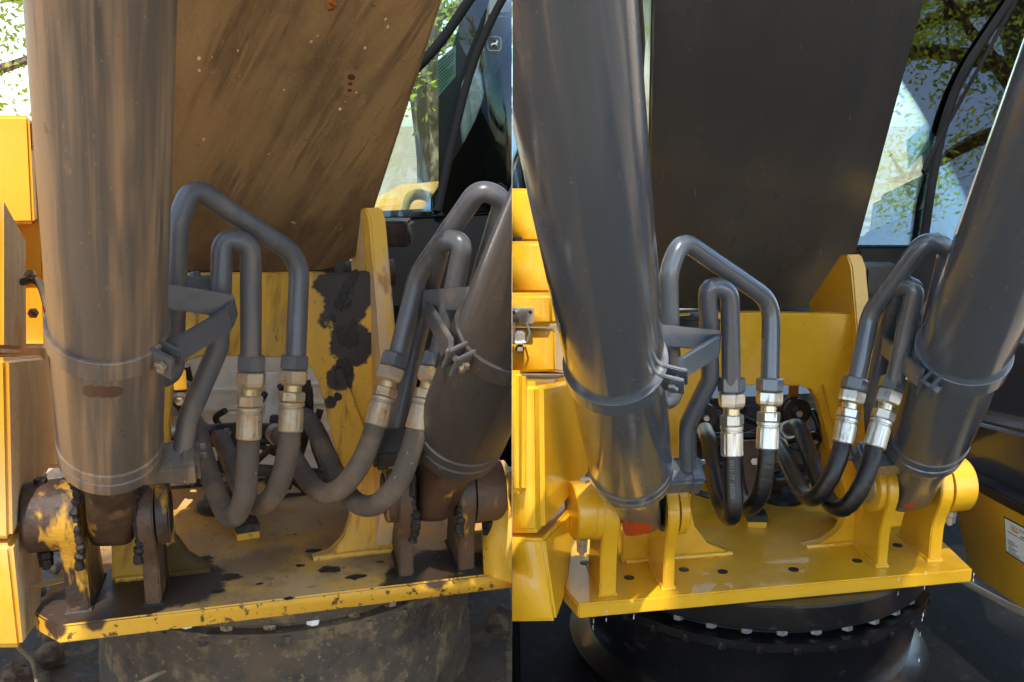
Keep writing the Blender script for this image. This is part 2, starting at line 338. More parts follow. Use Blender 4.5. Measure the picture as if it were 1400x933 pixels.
def machine(side):
    L = side == 0; D = .80 if L else .92; zp = CAMZ - D; m = M(side)
    S = lambda a, b: a if L else b
    root = thing('excavator', S('muddy rust-stained yellow excavator front with grease-caked pins and dusty hoses', 'clean repainted yellow excavator front with glossy grey cylinders and black hoses'), 'excavator', Vector((S(-.5, .55), 2.0, 0)))
    add = lambda name, bm, mat, par=root, **k: mesh_obj(name, bm, mat, par, **k)
    f0, f1 = S((G(78, 856, zp), G(700, 782, zp)), (G(791, 827, zp), G(1330, 778, zp)))
    e1 = (f1 - f0).normalized()
    ya = math.atan2(e1.y, e1.x) * S(.8, .45); e2 = Vector((-math.sin(ya), math.cos(ya), 0))
    # ---------------- slew frame plate
    th = S(.032, .030)
    if L: poly = [G(46, 838, zp), G(78, 856, zp), f1 + e1 * .12, f1 + e1 * .12 + e2 * .62, f0 + e2 * .62 - e1 * .02]
    else: poly = [G(772, 806, zp), f0, f1, f1 + e1 * .05 + e2 * .62, f0 - e1 * .02 + e2 * .62]
    if L:
        pm = surf('greasy_plate', srgb(192, 144, 62), .7, axis=tuple(e2), layers=[
            dict(c=srgb(176, 142, 98), s=7, lo=.38, hi=.56, r=.85, a=.85), dict(c=srgb(124, 98, 70), s=5, lo=.48, hi=.64, r=.6, a=.75), dict(c=srgb(90, 70, 50), s=60, lo=.6, hi=.68, a=.5),
            dict(c=srgb(58, 43, 32), s=9, at=[(tuple(G(160, 815, zp)), .17), (tuple(G(225, 800, zp)), .14), (tuple(G(610, 782, zp)), .16), (tuple(G(60, 845, zp)), .1)], r=.5),
            dict(c=srgb(26, 22, 20), s=34, lo=.68, hi=.72, r=.3), dict(c=srgb(190, 160, 110), s=70, lo=.68, hi=.73, a=.6)], bump=.6, bscale=70)
    else: pm = m['yellow']
    edge_m = m['yellow'] if not L else surf('chipped_yellow_edge', srgb(220, 164, 48), .6, layers=[
        dict(c=srgb(70, 48, 30), s=8, at=[(tuple(G(55, 862, zp)), .06), (tuple(G(120, 862, zp)), .05), (tuple(G(600, 803, zp)), .045), (tuple(G(640, 798, zp)), .04), (tuple(G(165, 858, zp)), .03)], r=.6),
        dict(c=srgb(72, 50, 30), s=60, lo=.58, hi=.64, a=.9)], bump=.4, bscale=100)
    bm = prism(poly, Z * -th, .003)
    fr = mesh_obj('slew_plate', bm, [pm, edge_m], root)
    for p in fr.data.polygons:
        if abs(p.normal.z) < .6: p.material_index = 1
    # weld beads, plate holes
    if not L:
        for x, y in ((800, 770), (867, 768), (893, 773), (935, 779), (988, 782), (1085, 779), (1172, 767), (1227, 746), (860, 790)):
            c = G(x, y, zp); add('plate_hole', lathe(c - Z * .002, c + Z, [(0, .011), (.003, .011), (.0035, .008)], 16), m['black'], fr)
    else:
        for x, y, r in ((315, 790, .02), (452, 780, .02), (488, 790, .016), (300, 810, .01), (410, 775, .008), (430, 755, .014), (395, 820, .008), (265, 770, .03), (355, 800, .006), (520, 770, .006)):
            c = G(x, y, zp); bm = bmesh.new(); nn = 14
            vv = [bm.verts.new(c + Z * .0025 + (e1 * math.cos(6.283 * k / nn) * random.uniform(.7, 1.5) + e2 * math.sin(6.283 * k / nn) * random.uniform(.5, 1)) * r) for k in range(nn)]
            f = bm.faces.new(vv); ex = bmesh.ops.extrude_face_region(bm, geom=[f])
            for v in ex['geom']:
                if isinstance(v, bmesh.types.BMVert): v.co = c + (v.co - c) * .6 + Z * .002
            add('grease_spot', bm, m['ooze'], fr)
    # ---------------- lugs, pins and boom cylinders
    if L:
        CYL = [dict(lugs=[((108, 838), .036, -1), ((210, 828), .026, 1)], pin=702, top=(139, 0, 1.10), port=[(214, 640), (247, 652)], bandy=452),
               dict(lugs=[((556, 790), .026, -1), ((638, 781), .03, 1)], pin=672, top=(905, 0, 1.14), port=[(575, 620), (532, 610)], bandy=462)]
    else:
        CYL = [dict(lugs=[((831, 815), .034, -1), ((914, 806), .024, 1)], pin=695, top=(768, 0, 1.05), port=[(905, 650), (940, 655)], bandy=500),
               dict(lugs=[((1206, 776), .024, -1), ((1278, 768), .03, 1)], pin=664, top=(1514, 0, 1.27), port=[(1225, 630), (1192, 625)], bandy=484)]
    RB = .0775
    out = []
    for ci, c in enumerate(CYL):
        cen = []
        for li, ((lx, ly), t_, sg) in enumerate(c['lugs']):
            fp = G(lx, ly, zp); f, b = .034, .11
            pc = fp + e2 * f; pc.z = 0
            r_ = ray(lx, c['pin']); zc = pc.y / r_.y; pc.z = CAMZ + r_.z * zc
            hb = pc.z - zp; cen.append(pc)
            pl = [p - e1 * t_ / 2 for p in lug_poly(pc, e2, hb, .062, f, b)]
            lm = m['grease'] if L else m['yellow']
            lg = add('pin_lug', prism(pl, e1 * t_, .0025), lm, root, label=S('grease-caked lug holding the cylinder pin', 'yellow lug holding the cylinder pin'))
            big = (ci == 0 and li == 0) or (ci == 1 and li == 1)
            a0 = pc + e1 * sg * t_ / 2; ln = .052 if big else .018
            if big:   # stepped plate then the wide boss
                mesh_obj('boss', lathe(a0, a0 + e1 * sg, [(0, .060), (.018, .060), (.0185, .0585), (ln, .058), (ln + .003, .055), (ln + .0035, .03)], 40), lm, lg)
                bp = a0 + e1 * sg * (ln * .62) - Z * .06
                bl = bolt(bp - Z * .001, -Z, .0125, .013); add_lathe(bl, bp - Z * .0145, bp - Z, [(0, .0115), (.013, .0115), (.0135, .006), (.019, .006)], 6)
                mesh_obj('lock_bolt', bl, m['ooze'] if L else m['bolt'], lg)
                tp = a0 + e1 * sg * (ln * .55) + Z * .056; mesh_obj('bolt_head', bolt(tp, Z, .011, .01), m['ooze'] if L else m['bolt'], lg)
            else:
                mesh_obj('boss', lathe(a0, a0 + e1 * sg, [(0, .054), (ln, .053), (ln + .002, .05), (ln + .0025, .03)], 36), lm, lg)
                mesh_obj('pin_washer', lathe(a0 + e1 * sg * (ln + .001), a0 + e1 * sg, [(0, .036), (.004, .036), (.0045, .034)], 28), m['zinc'] if not L else m['ooze'], lg)
            # weld fillet at the foot
            wl = [pc - Z * hb - e2 * (f + .0035) + e1 * (t_ / 2 + .0035) * s_ for s_ in (-1, 1)] + [pc - Z * hb + e2 * (b + .0035) + e1 * (t_ / 2 + .0035) * s_ for s_ in (1, -1)]
            bmw = bmesh.new(); lo = [bmw.verts.new(p + Z * .0005) for p in wl]
            hi = [bmw.verts.new(p + Z * .006 + (pc - Z * hb + e2 * .035 - p) * .09) for p in wl]
            bmw.faces.new(hi)
            for k in range(4): bmw.faces.new((lo[k], lo[(k + 1) % 4], hi[(k + 1) % 4], hi[k]))
            mesh_obj('weld_bead', bmw, m['ooze'] if L else lm, lg)
        A = (cen[0] + cen[1]) / 2; gap = (cen[1] - cen[0]).length - .036
        B = P(*c['top']); ax = (B - A).normalized(); Ln = (B - A).length
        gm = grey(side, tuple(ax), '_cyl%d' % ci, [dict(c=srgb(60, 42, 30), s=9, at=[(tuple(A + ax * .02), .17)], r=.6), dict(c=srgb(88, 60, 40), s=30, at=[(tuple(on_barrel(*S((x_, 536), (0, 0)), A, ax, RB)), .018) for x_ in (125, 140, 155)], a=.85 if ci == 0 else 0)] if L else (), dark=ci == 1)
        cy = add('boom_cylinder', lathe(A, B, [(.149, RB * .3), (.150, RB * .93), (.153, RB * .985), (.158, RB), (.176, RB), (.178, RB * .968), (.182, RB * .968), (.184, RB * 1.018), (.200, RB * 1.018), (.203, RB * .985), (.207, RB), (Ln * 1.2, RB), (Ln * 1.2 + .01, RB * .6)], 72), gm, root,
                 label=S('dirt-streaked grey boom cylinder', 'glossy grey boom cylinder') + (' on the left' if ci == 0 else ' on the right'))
        mesh_obj('piston_rod', lathe(A + ax * (Ln * 1.2), B + ax * 5, [(0, .045), (.9, .045)], 32), m['bolt'], cy)
        # eye: neck tapering into a cross-tube on the pin
        u1 = (e1 - ax * e1.dot(ax)).normalized(); u2 = ax.cross(u1).normalized(); bm = bmesh.new(); rings = []
        for t, wx, wy, pw in ((.152, gap * .56, RB * .86, 2.6), (.13, gap * .51, .066, 3), (.10, gap * .475, .060, 3.4), (.0, gap * .46, .055, 4), (-.03, gap * .45, .045, 4), (-.05, gap * .42, .022, 3)):
            ring = []
            for k in range(40):
                a = 2 * math.pi * k / 40; cx, sy = math.cos(a), math.sin(a); q = (abs(cx) ** pw + abs(sy) ** pw) ** (-1 / pw)
                ring.append(bm.verts.new(A + ax * t + u1 * wx * cx * q + u2 * wy * sy * q))
            rings.append(ring)
        for a_, b_ in zip(rings, rings[1:]):
            for k in range(40): bm.faces.new((a_[k], a_[(k + 1) % 40], b_[(k + 1) % 40], b_[k]))
        bm.faces.new(rings[0]); bm.faces.new(rings[-1])
        em = m['grease'] if L else surf('grey_eye_%d' % ci, srgb(80, 84, 89), .32, coat=.6, layers=[dict(c=srgb(196, 44, 30), s=14, at=[(tuple(P(*((866, 726) if ci == 0 else (1244, 692)), pix(A)[2] - .045)),   .062 if ci == 0 else .016)], r=.4)])
        mesh_obj('cylinder_eye', bm, em, cy)
        for s_ in (-1, 1):
            q = A + e1 * s_ * (gap / 2 + .002); mesh_obj('shim', lathe(q, q + e1 * s_, [(0, .05), (.006, .05)], 32), m['ooze'] if L else m['black'], cy)
        np_ = A - ax * .034 - e2 * .048; mesh_obj('grease_nipple', add_lathe(lathe(np_ + e2 * .012, np_ - e2 * .1, [(0, .006), (.015, .006), (.0155, .003), (.024, .003), (.025, .0015)], 10), np_, np_ - e2, [(0, .008), (.003, .008)], 6), m['bolt'], cy)
        if L:   # grease squeezed out between eye and lugs: ragged ropes
            for s_ in (-1, 1):
                rnd = random.Random(ci * 5 + s_); q0 = A + e1 * s_ * (gap / 2 + .004) - e2 * .05
                pts = [q0 + Z * (.075 - .15 * k / 9) + e1 * rnd.uniform(-.004, .004) - e2 * (.014 * math.sin(math.pi * k / 9) - .01) for k in range(10)]
                mesh_obj('grease_seam', tube(catmull(pts, 4), .008, 8, lambda s, rnd=rnd: .6 + .6 * rnd.random()), m['ooze'], cy)
        # clamp band with ears, bolt, V bracket
        side_s = 1 if ci == 0 else -1
        tb = next(k / 400 * Ln for k in range(400) if pix(A + ax * (k / 400 * Ln))[1] < c['bandy'])
        bh = .017
        mesh_obj('clamp_band', lathe(A + ax * (tb - bh), B, [(0, RB - .002), (0, RB + .0045), (.001, RB + .0055), (2 * bh - .001, RB + .0055), (2 * bh, RB + .0045), (2 * bh, RB - .002)], 72), gm, cy)
        out.append(dict(A=A, B=B, ax=ax, u1=u1, u2=u2, tb=tb, gm=gm, cy=cy))
    # ---------------- clamp ears and V brackets, one set per cylinder
    if L: BR = [dict(e=(219, 494), bolt=(204, 494), d=1.44, arm1=((226, 473, 1.46), (312, 437, 1.545)), arm2=((222, 404, 1.49), (316, 419, 1.56)), pad=(268, 395, 1.66), s=1),
                dict(e=(690, 470), bolt=(678, 468), d=1.47, arm1=((668, 462, 1.5), (585, 425, 1.72)), arm2=((642, 408, 1.6), (572, 412, 1.74)), pad=(590, 430, 1.8), s=-1)]
    else: BR = [dict(e=(889, 535), bolt=(874, 530), d=1.72, arm1=((896, 508, 1.74), (980, 474, 1.735)), arm2=((900, 458, 1.70), (982, 466, 1.75)), pad=(948, 447, 1.92), s=1),
                dict(e=(1303, 512), bolt=(1322, 514), d=1.80, arm1=((1310, 492, 1.79), (1208, 472, 1.95)), arm2=((1272, 455, 1.9), (1206, 462, 1.97)), pad=(1215, 455, 2.02), s=-1)]
    BRK = grey(side, tuple(e1), '_bracket', pipe=True)
    for b_, o_ in zip(BR, out):
        cy, gm, ax = o_['cy'], o_['gm'], o_['ax']; s = b_['s']
        if L: gm = BRK
        rd = e1 * s * .78 - e2 * .62; rd = (rd - ax * rd.dot(ax)).normalized(); tn = ax.cross(rd).normalized()
        if tn.dot(e2) > 0: tn = -tn
        ec = o_['A'] + ax * o_['tb'] + rd * (RB + .017)
        for k in (-1, 1):
            mesh_obj('clamp_ear', box(ec + tn * .009 * k, rd * .019, tn * .003, ax * .021, .0015), gm, cy)
        mesh_obj('clamp_bolt', bolt(ec + tn * .0125 + rd * .003, tn, .0095, .008, .034), gm if not L else m['bolt'], cy)
        a, b2 = ec - tn * .016 + rd * .004 + ax * .006, P(*b_['arm1'][1]); hh = .036
        mesh_obj('bracket_arm', bar(a, b2, hh, .009), gm, cy)
        a3, b3 = P(*b_['arm2'][0]), P(*b_['arm2'][1]); mesh_obj('bracket_arm', bar(a3, b3, hh, .009), gm, cy)
        mesh_obj('bracket_end', bar(b2 + (b2 - a).normalized() * .001, b3 + (b3 - a3).normalized() * .004 + e2 * .01, hh, .008), gm, cy)
        # pipe saddle block
        q = P(*b_['pad']); mesh_obj('pipe_saddle', box(q, e1 * .05, e2 * .016, Z * .02, .006), m['black'] if not L else gm, cy)
        mesh_obj('saddle_bolt', bolt(q + Z * .02, Z, .009, .008), gm, cy)
        # strap that carries the arm round the band
        th0 = math.radians(20)
    # ---------------- port blocks at the foot of each cylinder
    PB = S([((238, 632, 1.66), 1), ((541, 612, 1.76), -1)], [((930, 650, 1.93), 1), ((1197, 628, 2.08), -1)])
    for (q, s), o_ in zip(PB, out):
        c0 = P(*q); ax, gm, cy = o_['ax'], o_['gm'], o_['cy']
        n_ = (ax - e1 * ax.dot(e1)).normalized(); v_ = e1.cross(n_)
        mesh_obj('port_block', box(c0 - e1 * s * .012, e1 * .042, v_ * .028, n_ * .022, .005), gm, cy)
        mesh_obj('port_flange', box(c0 + e1 * s * .024, e1 * .016, v_ * .031, n_ * .026, .007), gm, cy)
        for k in (-1, 1): mesh_obj('flange_bolt', bolt(c0 + e1 * s * .041 + n_ * .012 * k - v_ * .016 * 1, e1 * s, .007, .009), gm, cy)
    # ---------------- arched wall between the boom feet
    wp = S(G(425, 766, zp), G(1098, 750, zp)); wn = e1.cross(Z).normalized()
    W = lambda x, y: PL(x, y, wp, wn)
    foot = lambda x: (lambda p: Vector((p.x, p.y, zp + .001)))(wp + e1 * ((PL(x, 760, wp, wn) - wp).dot(e1)))
    if L:
        ol = [foot(425), W(452, 757), W(470, 738), W(479, 712), W(480, 692), W(470, 655), W(455, 600), W(444, 550), W(436, 522), W(424, 502), W(405, 490), W(340, 488), W(275, 488), W(255, 494), W(242, 508), W(236, 530), W(233, 600), W(232, 700), W(240, 735), W(258, 760), foot(290), foot(150), W(150, 600), W(150, 376), W(230, 376), W(508, 373), W(520, 440), W(540, 590), W(545, 700), foot(540)]
    else:
        ol = [foot(1098), W(1128, 742), W(1148, 727), W(1159, 706), W(1161, 690), W(1150, 650), W(1136, 612), W(1127, 575), W(1119, 547), W(1110, 534), W(1096, 528), W(1030, 527), W(985, 528), W(970, 533), W(960, 545), W(955, 570), W(948, 640), W(944, 690), W(950, 720), W(968, 744), foot(1003), foot(850), W(850, 600), W(850, 432), W(905, 432), W(1030, 428), W(1172, 430), W(1185, 520), W(1195, 610), W(1195, 680), foot(1200)]
    wm = m['yellow'] if not L else surf('streaked_yellow_wall', srgb(214, 160, 44), .55, axis=(.2, 0, 1), layers=[
        dict(c=srgb(150, 104, 40), s=34, k=7, lo=.5, hi=.64, a=.7, r=.7), dict(c=srgb(172, 140, 90), s=6, k=2, lo=.44, hi=.68, a=.65, r=.9), dict(c=srgb(96, 70, 36), s=70, k=2, lo=.64, hi=.7, a=.7),
        dict(c=srgb(40, 30, 23), s=30, d=7, at=[(tuple(W(480, 385)), .085), (tuple(W(470, 425)), .06), (tuple(W(480, 470)), .065), (tuple(W(466, 515)), .04), (tuple(W(452, 550)), .018)], r=.5),
        dict(c=srgb(80, 60, 24), s=20, at=[(tuple(foot(262) + Z * .02), .09)], r=.95)], bump=.3, bscale=120)
    wall = add('arched_wall', prism(ol, -wn * .028, .003), wm, root)
    for xa, xb in S(((428, 538), (155, 286)), ((1101, 1198), (855, 1000))):
        rw = random.Random(int(xa)); pa, pb = foot(xa) + wn * .003 + Z * .003, foot(xb) + wn * .003 + Z * .003
        mesh_obj('weld_seam', tube([pa.lerp(pb, k / 40) + Z * rw.uniform(-.0008, .0008) for k in range(41)], .0055, 8, lambda q, rw=rw: .9 + .25 * rw.random()), wm, wall)
    if L:
        bm = bmesh.new(); rg = random.Random(12)
        path_ = [(480, 376), (472, 400), (462, 420), (470, 450), (478, 480), (466, 510), (458, 530), (449, 556)]
        for k in range(44):
            t_ = rg.random() * (len(path_) - 1.001); a_, b_ = path_[int(t_)], path_[int(t_) + 1]; f_ = t_ - int(t_)
            px_, py_ = a_[0] + 4 + (b_[0] - a_[0]) * f_ + rg.gauss(0, 8 if t_ < 5 else 4), a_[1] + (b_[1] - a_[1]) * f_ + rg.gauss(0, 8)
            c_ = W(px_, py_) + wn * .002; py_ = max(py_, 388); rr = rg.uniform(.002, .008)
            g_ = bmesh.ops.create_icosphere(bm, subdivisions=3, radius=rr)
            for v in g_['verts']:
                nz = 1 + .7 * noise.noise(v.co * 70 + c_ * 31); v.co = c_ + (e1 * v.co.x * 1.1 + Z * v.co.y * 1.3 + wn * v.co.z * .11) * nz
        mesh_obj('grease_clumps', bm, m['ooze'], wall, kind='stuff')
    # raised gusset rib on the right leg
    rb = S([W(457, 505), W(466, 500), W(500, 590), W(492, 606), W(478, 570)], [W(1122, 525), W(1133, 527), W(1162, 600), W(1158, 628), W(1140, 590)])
    mesh_obj('wall_rib', prism([p + wn * .001 for p in rb], wn * .010, .002), wm, wall)
    # boom-foot side plates: front edge towards the viewer
    fe = S([(521, 284, 1.84), (529, 300, 1.84), (538, 420, 1.83), (546, 520, 1.82), (552, 620, 1.81), (550, 660, 1.83), (536, 745, 1.945)], [(1178, 348, 2.16), (1185, 365, 2.16), (1191, 440, 2.16), (1197, 520, 2.15), (1204, 610, 2.14), (1202, 645, 2.16), (1192, 735, 2.285)])
    tps = [P(*q) for q in fe]; bk = e2 * S(.28, .17) + e1 * -.01
    tb_ = S(.030, .034)
    side_m = m['yellow'] if not L else surf('dusty_side_plate', srgb(222, 168, 50), .6, axis=(0, 0, 1), layers=[dict(c=srgb(206, 166, 120), s=8, k=3, lo=.46, hi=.56, r=.95), dict(c=srgb(150, 96, 30), s=30, k=3, lo=.6, hi=.7, a=.7)], bump=.4)
    sp = add('boom_foot_plate', prism([p for p in tps] + [tps[-1] + bk, tps[0] + bk - Z * S(.10, .13), tps[0] + bk * .18 - Z * .004], -e1 * tb_, .003), side_m, root)
    # left boom-foot plate, mostly hidden behind the left cylinder
    mir = S(P(205, 300, 2.0), P(872, 380, 2.32)); low = mir - Z * .55
    add('boom_foot_plate', prism([mir, low, low + bk, mir + bk * .55], -e1 * tb_, .003), side_m, root)
    # ---------------- boom
    if L: bl, br, tl, tr = P(214, 372, 2.08), P(484, 372, 2.08), P(165, -20, 1.42), P(612, -20, 1.42)
    else: bl, br, tl, tr = P(882, 424, 2.46), P(1150, 424, 2.46), P(891, -20, 1.80), P(1270, -20, 1.80)
    bdir = ((tl + tr) / 2 - (bl + br) / 2).normalized(); bw = (br - bl).normalized(); bn = bw.cross(bdir).normalized()
    if bn.dot(O - bl) < 0: bn = -bn
    bmm = surf('mud_streaked_boom', srgb(146, 120, 82), .5, axis=tuple(bdir + bw * .28), layers=[
        dict(c=srgb(98, 77, 56), s=18, k=9, lo=.42, hi=.64, r=.42, a=.7), dict(c=srgb(170, 132, 82), s=6, k=3, lo=.46, hi=.7, a=.6, r=.8), dict(c=srgb(168, 134, 90), s=60, k=20, lo=.56, hi=.66, a=.55, r=.8), dict(c=srgb(74, 58, 44), s=60, k=18, lo=.56, hi=.66, a=.5, r=.4), dict(c=srgb(92, 70, 48), s=3, lo=.5, hi=.66, a=.5, r=.5), dict(c=srgb(190, 158, 112), s=240, k=1.4, lo=.6, hi=.68, a=.35), dict(c=srgb(178, 146, 102), s=120, k=3, lo=.62, hi=.7, a=.35),
        dict(c=srgb(186, 156, 110), s=55, k=1.5, lo=.72, hi=.755, a=.9, r=.95), dict(c=srgb(128, 72, 28), s=22, lo=.72, hi=.76, a=.9),
        dict(c=srgb(150, 116, 76), s=26, at=[(tuple(PL(481, 104, bl, bn)), .019), (tuple(PL(479, 116, bl, bn)), .017), (tuple(PL(477, 127, bl, bn)), .014)], a=.75), dict(c=srgb(52, 36, 25), s=60, at=[(tuple(PL(481, 106, bl, bn)), .009), (tuple(PL(479, 115, bl, bn)), .005), (tuple(PL(478, 124, bl, bn)), .006)], a=.85), dict(c=srgb(160, 124, 80), s=2.5, lo=.52, hi=.7, a=.5, r=.8)], bump=.35, bscale=90, wob=.1) if L else \
        surf('gloss_dark_boom', srgb(67, 67, 67), .22, axis=tuple(bdir), coat=.5, layers=[dict(c=srgb(76, 74, 70), s=7, k=6, lo=.45, hi=.65, a=.6, r=.3), dict(c=srgb(112, 106, 96), s=70, k=8, lo=.66, hi=.74, a=.3, r=.5), dict(c=srgb(82, 80, 75), s=2.5, lo=.5, hi=.72, a=.5, r=.38)], bump=.05, bscale=220, wob=.10, coat_rough=.08)
    far = 3.4; k_ = (tl - bl), (tr - br)
    # plan: underside polygon, with rounded lower corners, running up and over the viewer
    def along(s, a, b): return a + (b - a) * s
    q = [along(.10, bl, tl), bl + bw * .012 + (tl - bl) * .03, bl + bw * .05, bl.lerp(br, .5) - bdir * .004, ] + [(lambda ca, o1, o2: ca - o1 * math.cos(a_) - o2 * math.sin(a_))(br - bw * .085 + (tr - br).normalized() * .085, (tr - br).normalized() * .085, -bw * .085) for a_ in [k * math.pi / 16 for k in range(9)]]
    ul, ur = along(1.0, bl, tl), along(1.0, br, tr)
    # beyond the frame the boom keeps its width
    wtop = (ur - ul).length; dirL = Vector((S(-.03, .05), bdir.y, bdir.z)).normalized()
    q += [ur, ur + dirL * 4.6, ul + dirL * 4.6, ul]
    depth = -bn * .42
    boom = add('boom', prism(q, depth, .006, 3), bmm, root, label=S('dark brown boom underside streaked with dried mud', 'dark glossy boom underside'))
    if L:
        rs = random.Random(9); spl = [(453, 6, .009), (272, 80, .0035)] + [(rs.uniform(240, 560), rs.uniform(0, 330), rs.uniform(.0012, .0032)) for _ in range(26)]
        for (x, y, r) in [q for q in spl if q[0] < 600 - q[1] * .36]:
            c = PL(x, y, (bl + tl) / 2, bn); bm = bmesh.new(); bmesh.ops.create_icosphere(bm, subdivisions=2 if r > .005 else 1, radius=r)
            for v in bm.verts: v.co = c + (bw * v.co.x + bdir * v.co.y * 1.5 + bn * v.co.z * .3) * (1 + .6 * noise.noise(v.co * 200 + c * 50))
            mesh_obj('mud_splat', bm, RUSTM if y < 20 else m['dusty'], boom)
    # boom crest behind the wall: dark grille line and pin
    c0 = S(P(345, 380, 2.16), P(1030, 436, 2.55))
    add('boom_pivot_pin', lathe(c0 - e1 * .32, c0 + e1 * .3, [(0, .03), (.62, .03)], 24), m['black'], root)
    # ---------------- hydraulic pipes with unions and hoses
    RP = .0168
    if L:
        pipes = [[(404, 500, 1.68), (410, 352, 1.68), (262, 254, 1.56), (243, 305, 1.55), (239, 430, 1.58), (237, 512, 1.60), (205, 520, 1.60)],
                 [(343, 505, 1.64), (343, 332, 1.60), (304, 326, 1.585), (302, 390, 1.59), (299, 474, 1.62), (257, 572, 1.65), (247, 640, 1.67)],
                 [(541, 500, 1.72), (571, 378, 1.72), (655, 258, 1.60), (690, 272, 1.62), (660, 372, 1.70), (634, 462, 1.76)],
                 [(596, 500, 1.70), (618, 410, 1.67), (634, 330, 1.62), (604, 328, 1.65), (588, 390, 1.76), (566, 480, 1.79), (538, 605, 1.78)]]
        fits = [((403, 486, 1.68), (397, 590, 1.68)), ((344, 486, 1.64), (340, 600, 1.65)), ((542, 483, 1.72), (514, 582, 1.70)), ((598, 483, 1.70), (570, 588, 1.68))]
        hoses = [[(397, 590, 1.68), (393, 620, 1.68), (384, 655, 1.69), (368, 684, 1.72), (348, 690, 1.78), (330, 668, 1.86), (316, 632, 1.95), (304, 604, 2.04), (298, 596, 2.14)],
                 [(340, 600, 1.66), (338, 640, 1.66), (334, 678, 1.67), (322, 705, 1.69), (308, 700, 1.73), (292, 664, 1.79), (278, 620, 1.86), (270, 588, 1.94), (262, 574, 2.04), (252, 570, 2.14)],
                 [(514, 582, 1.70), (505, 608, 1.69), (489, 640, 1.69), (466, 668, 1.71), (440, 674, 1.75), (420, 656, 1.82), (404, 630, 1.90), (392, 606, 1.98), (380, 596, 2.08)],
                 [(570, 588, 1.68), (560, 622, 1.67), (544, 660, 1.67), (518, 688, 1.69), (492, 690, 1.73), (470, 668, 1.80), (450, 630, 1.88), (432, 590, 1.96), (420, 572, 2.04), (408, 566, 2.12)]]
    else:
        pipes = [[(1052, 535, 1.84), (1055, 412, 1.84), (932, 327, 1.73), (914, 372, 1.72), (916, 460, 1.76), (920, 548, 1.78), (892, 548, 1.78)],
                 [(1000, 535, 1.82), (998, 396, 1.77), (967, 390, 1.76), (969, 455, 1.79), (971, 518, 1.83), (940, 580, 1.88), (940, 640, 1.92)],
                 [(1168, 535, 1.90), (1190, 428, 1.90), (1265, 328, 1.78), (1298, 338, 1.80), (1276, 430, 1.88), (1256, 500, 1.94)],
                 [(1220, 535, 1.90), (1238, 455, 1.86), (1253, 392, 1.82), (1226, 388, 1.85), (1212, 450, 1.96), (1192, 545, 2.0), (1196, 620, 2.04)]]
        fits = [((1053, 517, 1.84), (1049, 614, 1.84)), ((1000, 516, 1.82), (1001, 623, 1.83)), ((1170, 517, 1.90), (1152, 606, 1.89)), ((1223, 516, 1.90), (1195, 612, 1.88))]
        hoses = [[(1049, 614, 1.84), (1047, 640, 1.84), (1042, 668, 1.85), (1032, 688, 1.88), (1020, 694, 1.93), (1011, 676, 1.99), (1006, 646, 2.06), (1004, 612, 2.14), (1006, 596, 2.24)],
                 [(1001, 623, 1.84), (1002, 660, 1.84), (1003, 692, 1.84), (1000, 706, 1.86), (992, 702, 1.90), (982, 678, 1.95), (974, 640, 2.02), (970, 606, 2.10), (964, 588, 2.20)],
                 [(1152, 606, 1.89), (1146, 628, 1.88), (1134, 656, 1.88), (1117, 678, 1.90), (1101, 677, 1.95), (1086, 654, 2.02), (1074, 628, 2.10), (1063, 608, 2.20)],
                 [(1195, 612, 1.88), (1188, 640, 1.87), (1174, 672, 1.87), (1155, 694, 1.89), (1136, 688, 1.93), (1120, 660, 2.0), (1108, 626, 2.08), (1098, 597, 2.16), (1089, 583, 2.22), (1078, 588, 2.30)]]
    for i, (pp, (fa, fb), hh) in enumerate(zip(pipes, fits, hoses)):
        a, b = P(*fa), P(*fb); d = b - a; T = d.length; dn = d.normalized()
        pts = [P(*q) for q in pp]
        if i in (0, 2): pth = fillet(pts, .06)
        else: pth = fillet(pts, .05)
        gm = grey(side, tuple((pts[0] - pts[1]).normalized()), '_pipe%d' % i, pipe=True)
        pi = add('hydraulic_pipe', tube(pth, RP, 24), gm, root)
        mesh_obj('pipe_nut', lathe(a, b, [(-.0, RP * 1.1), (.0, RP * 1.3), (.003, RP * 1.46), (T * .17, RP * 1.46), (T * .19, RP * 1.3)], 6, .3 + i), gm, pi, 0)
        mesh_obj('union_nut', lathe(a + dn * T * .195, b, [(0, RP * 1.25), (.002, RP * 1.44), (T * .13, RP * 1.44), (T * .17, RP * 1.36), (T * .20, RP * 1.12)], 6, .1 + i), m['zinc'], pi, 0)
        mesh_obj('union_neck', lathe(a + dn * T * .38, b, [(0, RP * .86), (T * .12, RP * .86)], 24), m['brass'], pi)
        ins = add('hydraulic_hose', tube(catmull([P(*q) for q in hh], 16), RP * (1.07 if L else 1.0), 22, (lambda q_: .962 if int(q_ * 128) % 9 == 4 else 1.0) if (not L and i != 1) else None), m['hose'], root)
        mesh_obj('insert_nut', lathe(a + dn * T * .475, b, [(0, RP * 1.1), (.002, RP * 1.27), (T * .12, RP * 1.27), (T * .135, RP * 1.12)], 6, .5 + i), m['zinc'], ins, 0)
        fb_ = lathe(a + dn * T * .61, b, [(0, RP * 1.0), (T * .01, RP * 1.22), (T * .05, RP * 1.22), (T * .06, RP * 1.1), (T * .075, RP * 1.1), (T * .09, RP * 1.19), (T * .13, RP * 1.21), (T * .34, RP * 1.21), (T * .375, RP * 1.22), (T * .39, RP * 1.15), (T * .395, RP * .98)], 40)
        fb_.verts.ensure_lookup_table()
        for ri in (6, 7):
            for k in range(40):
                if k % 5 == 0:
                    v = fb_.verts[ri * 40 + k]; q = v.co - a; axp = a + dn * q.dot(dn); v.co = axp + (v.co - axp) * .93
        mesh_obj('ferrule', fb_, m['zinc'], ins, 20)
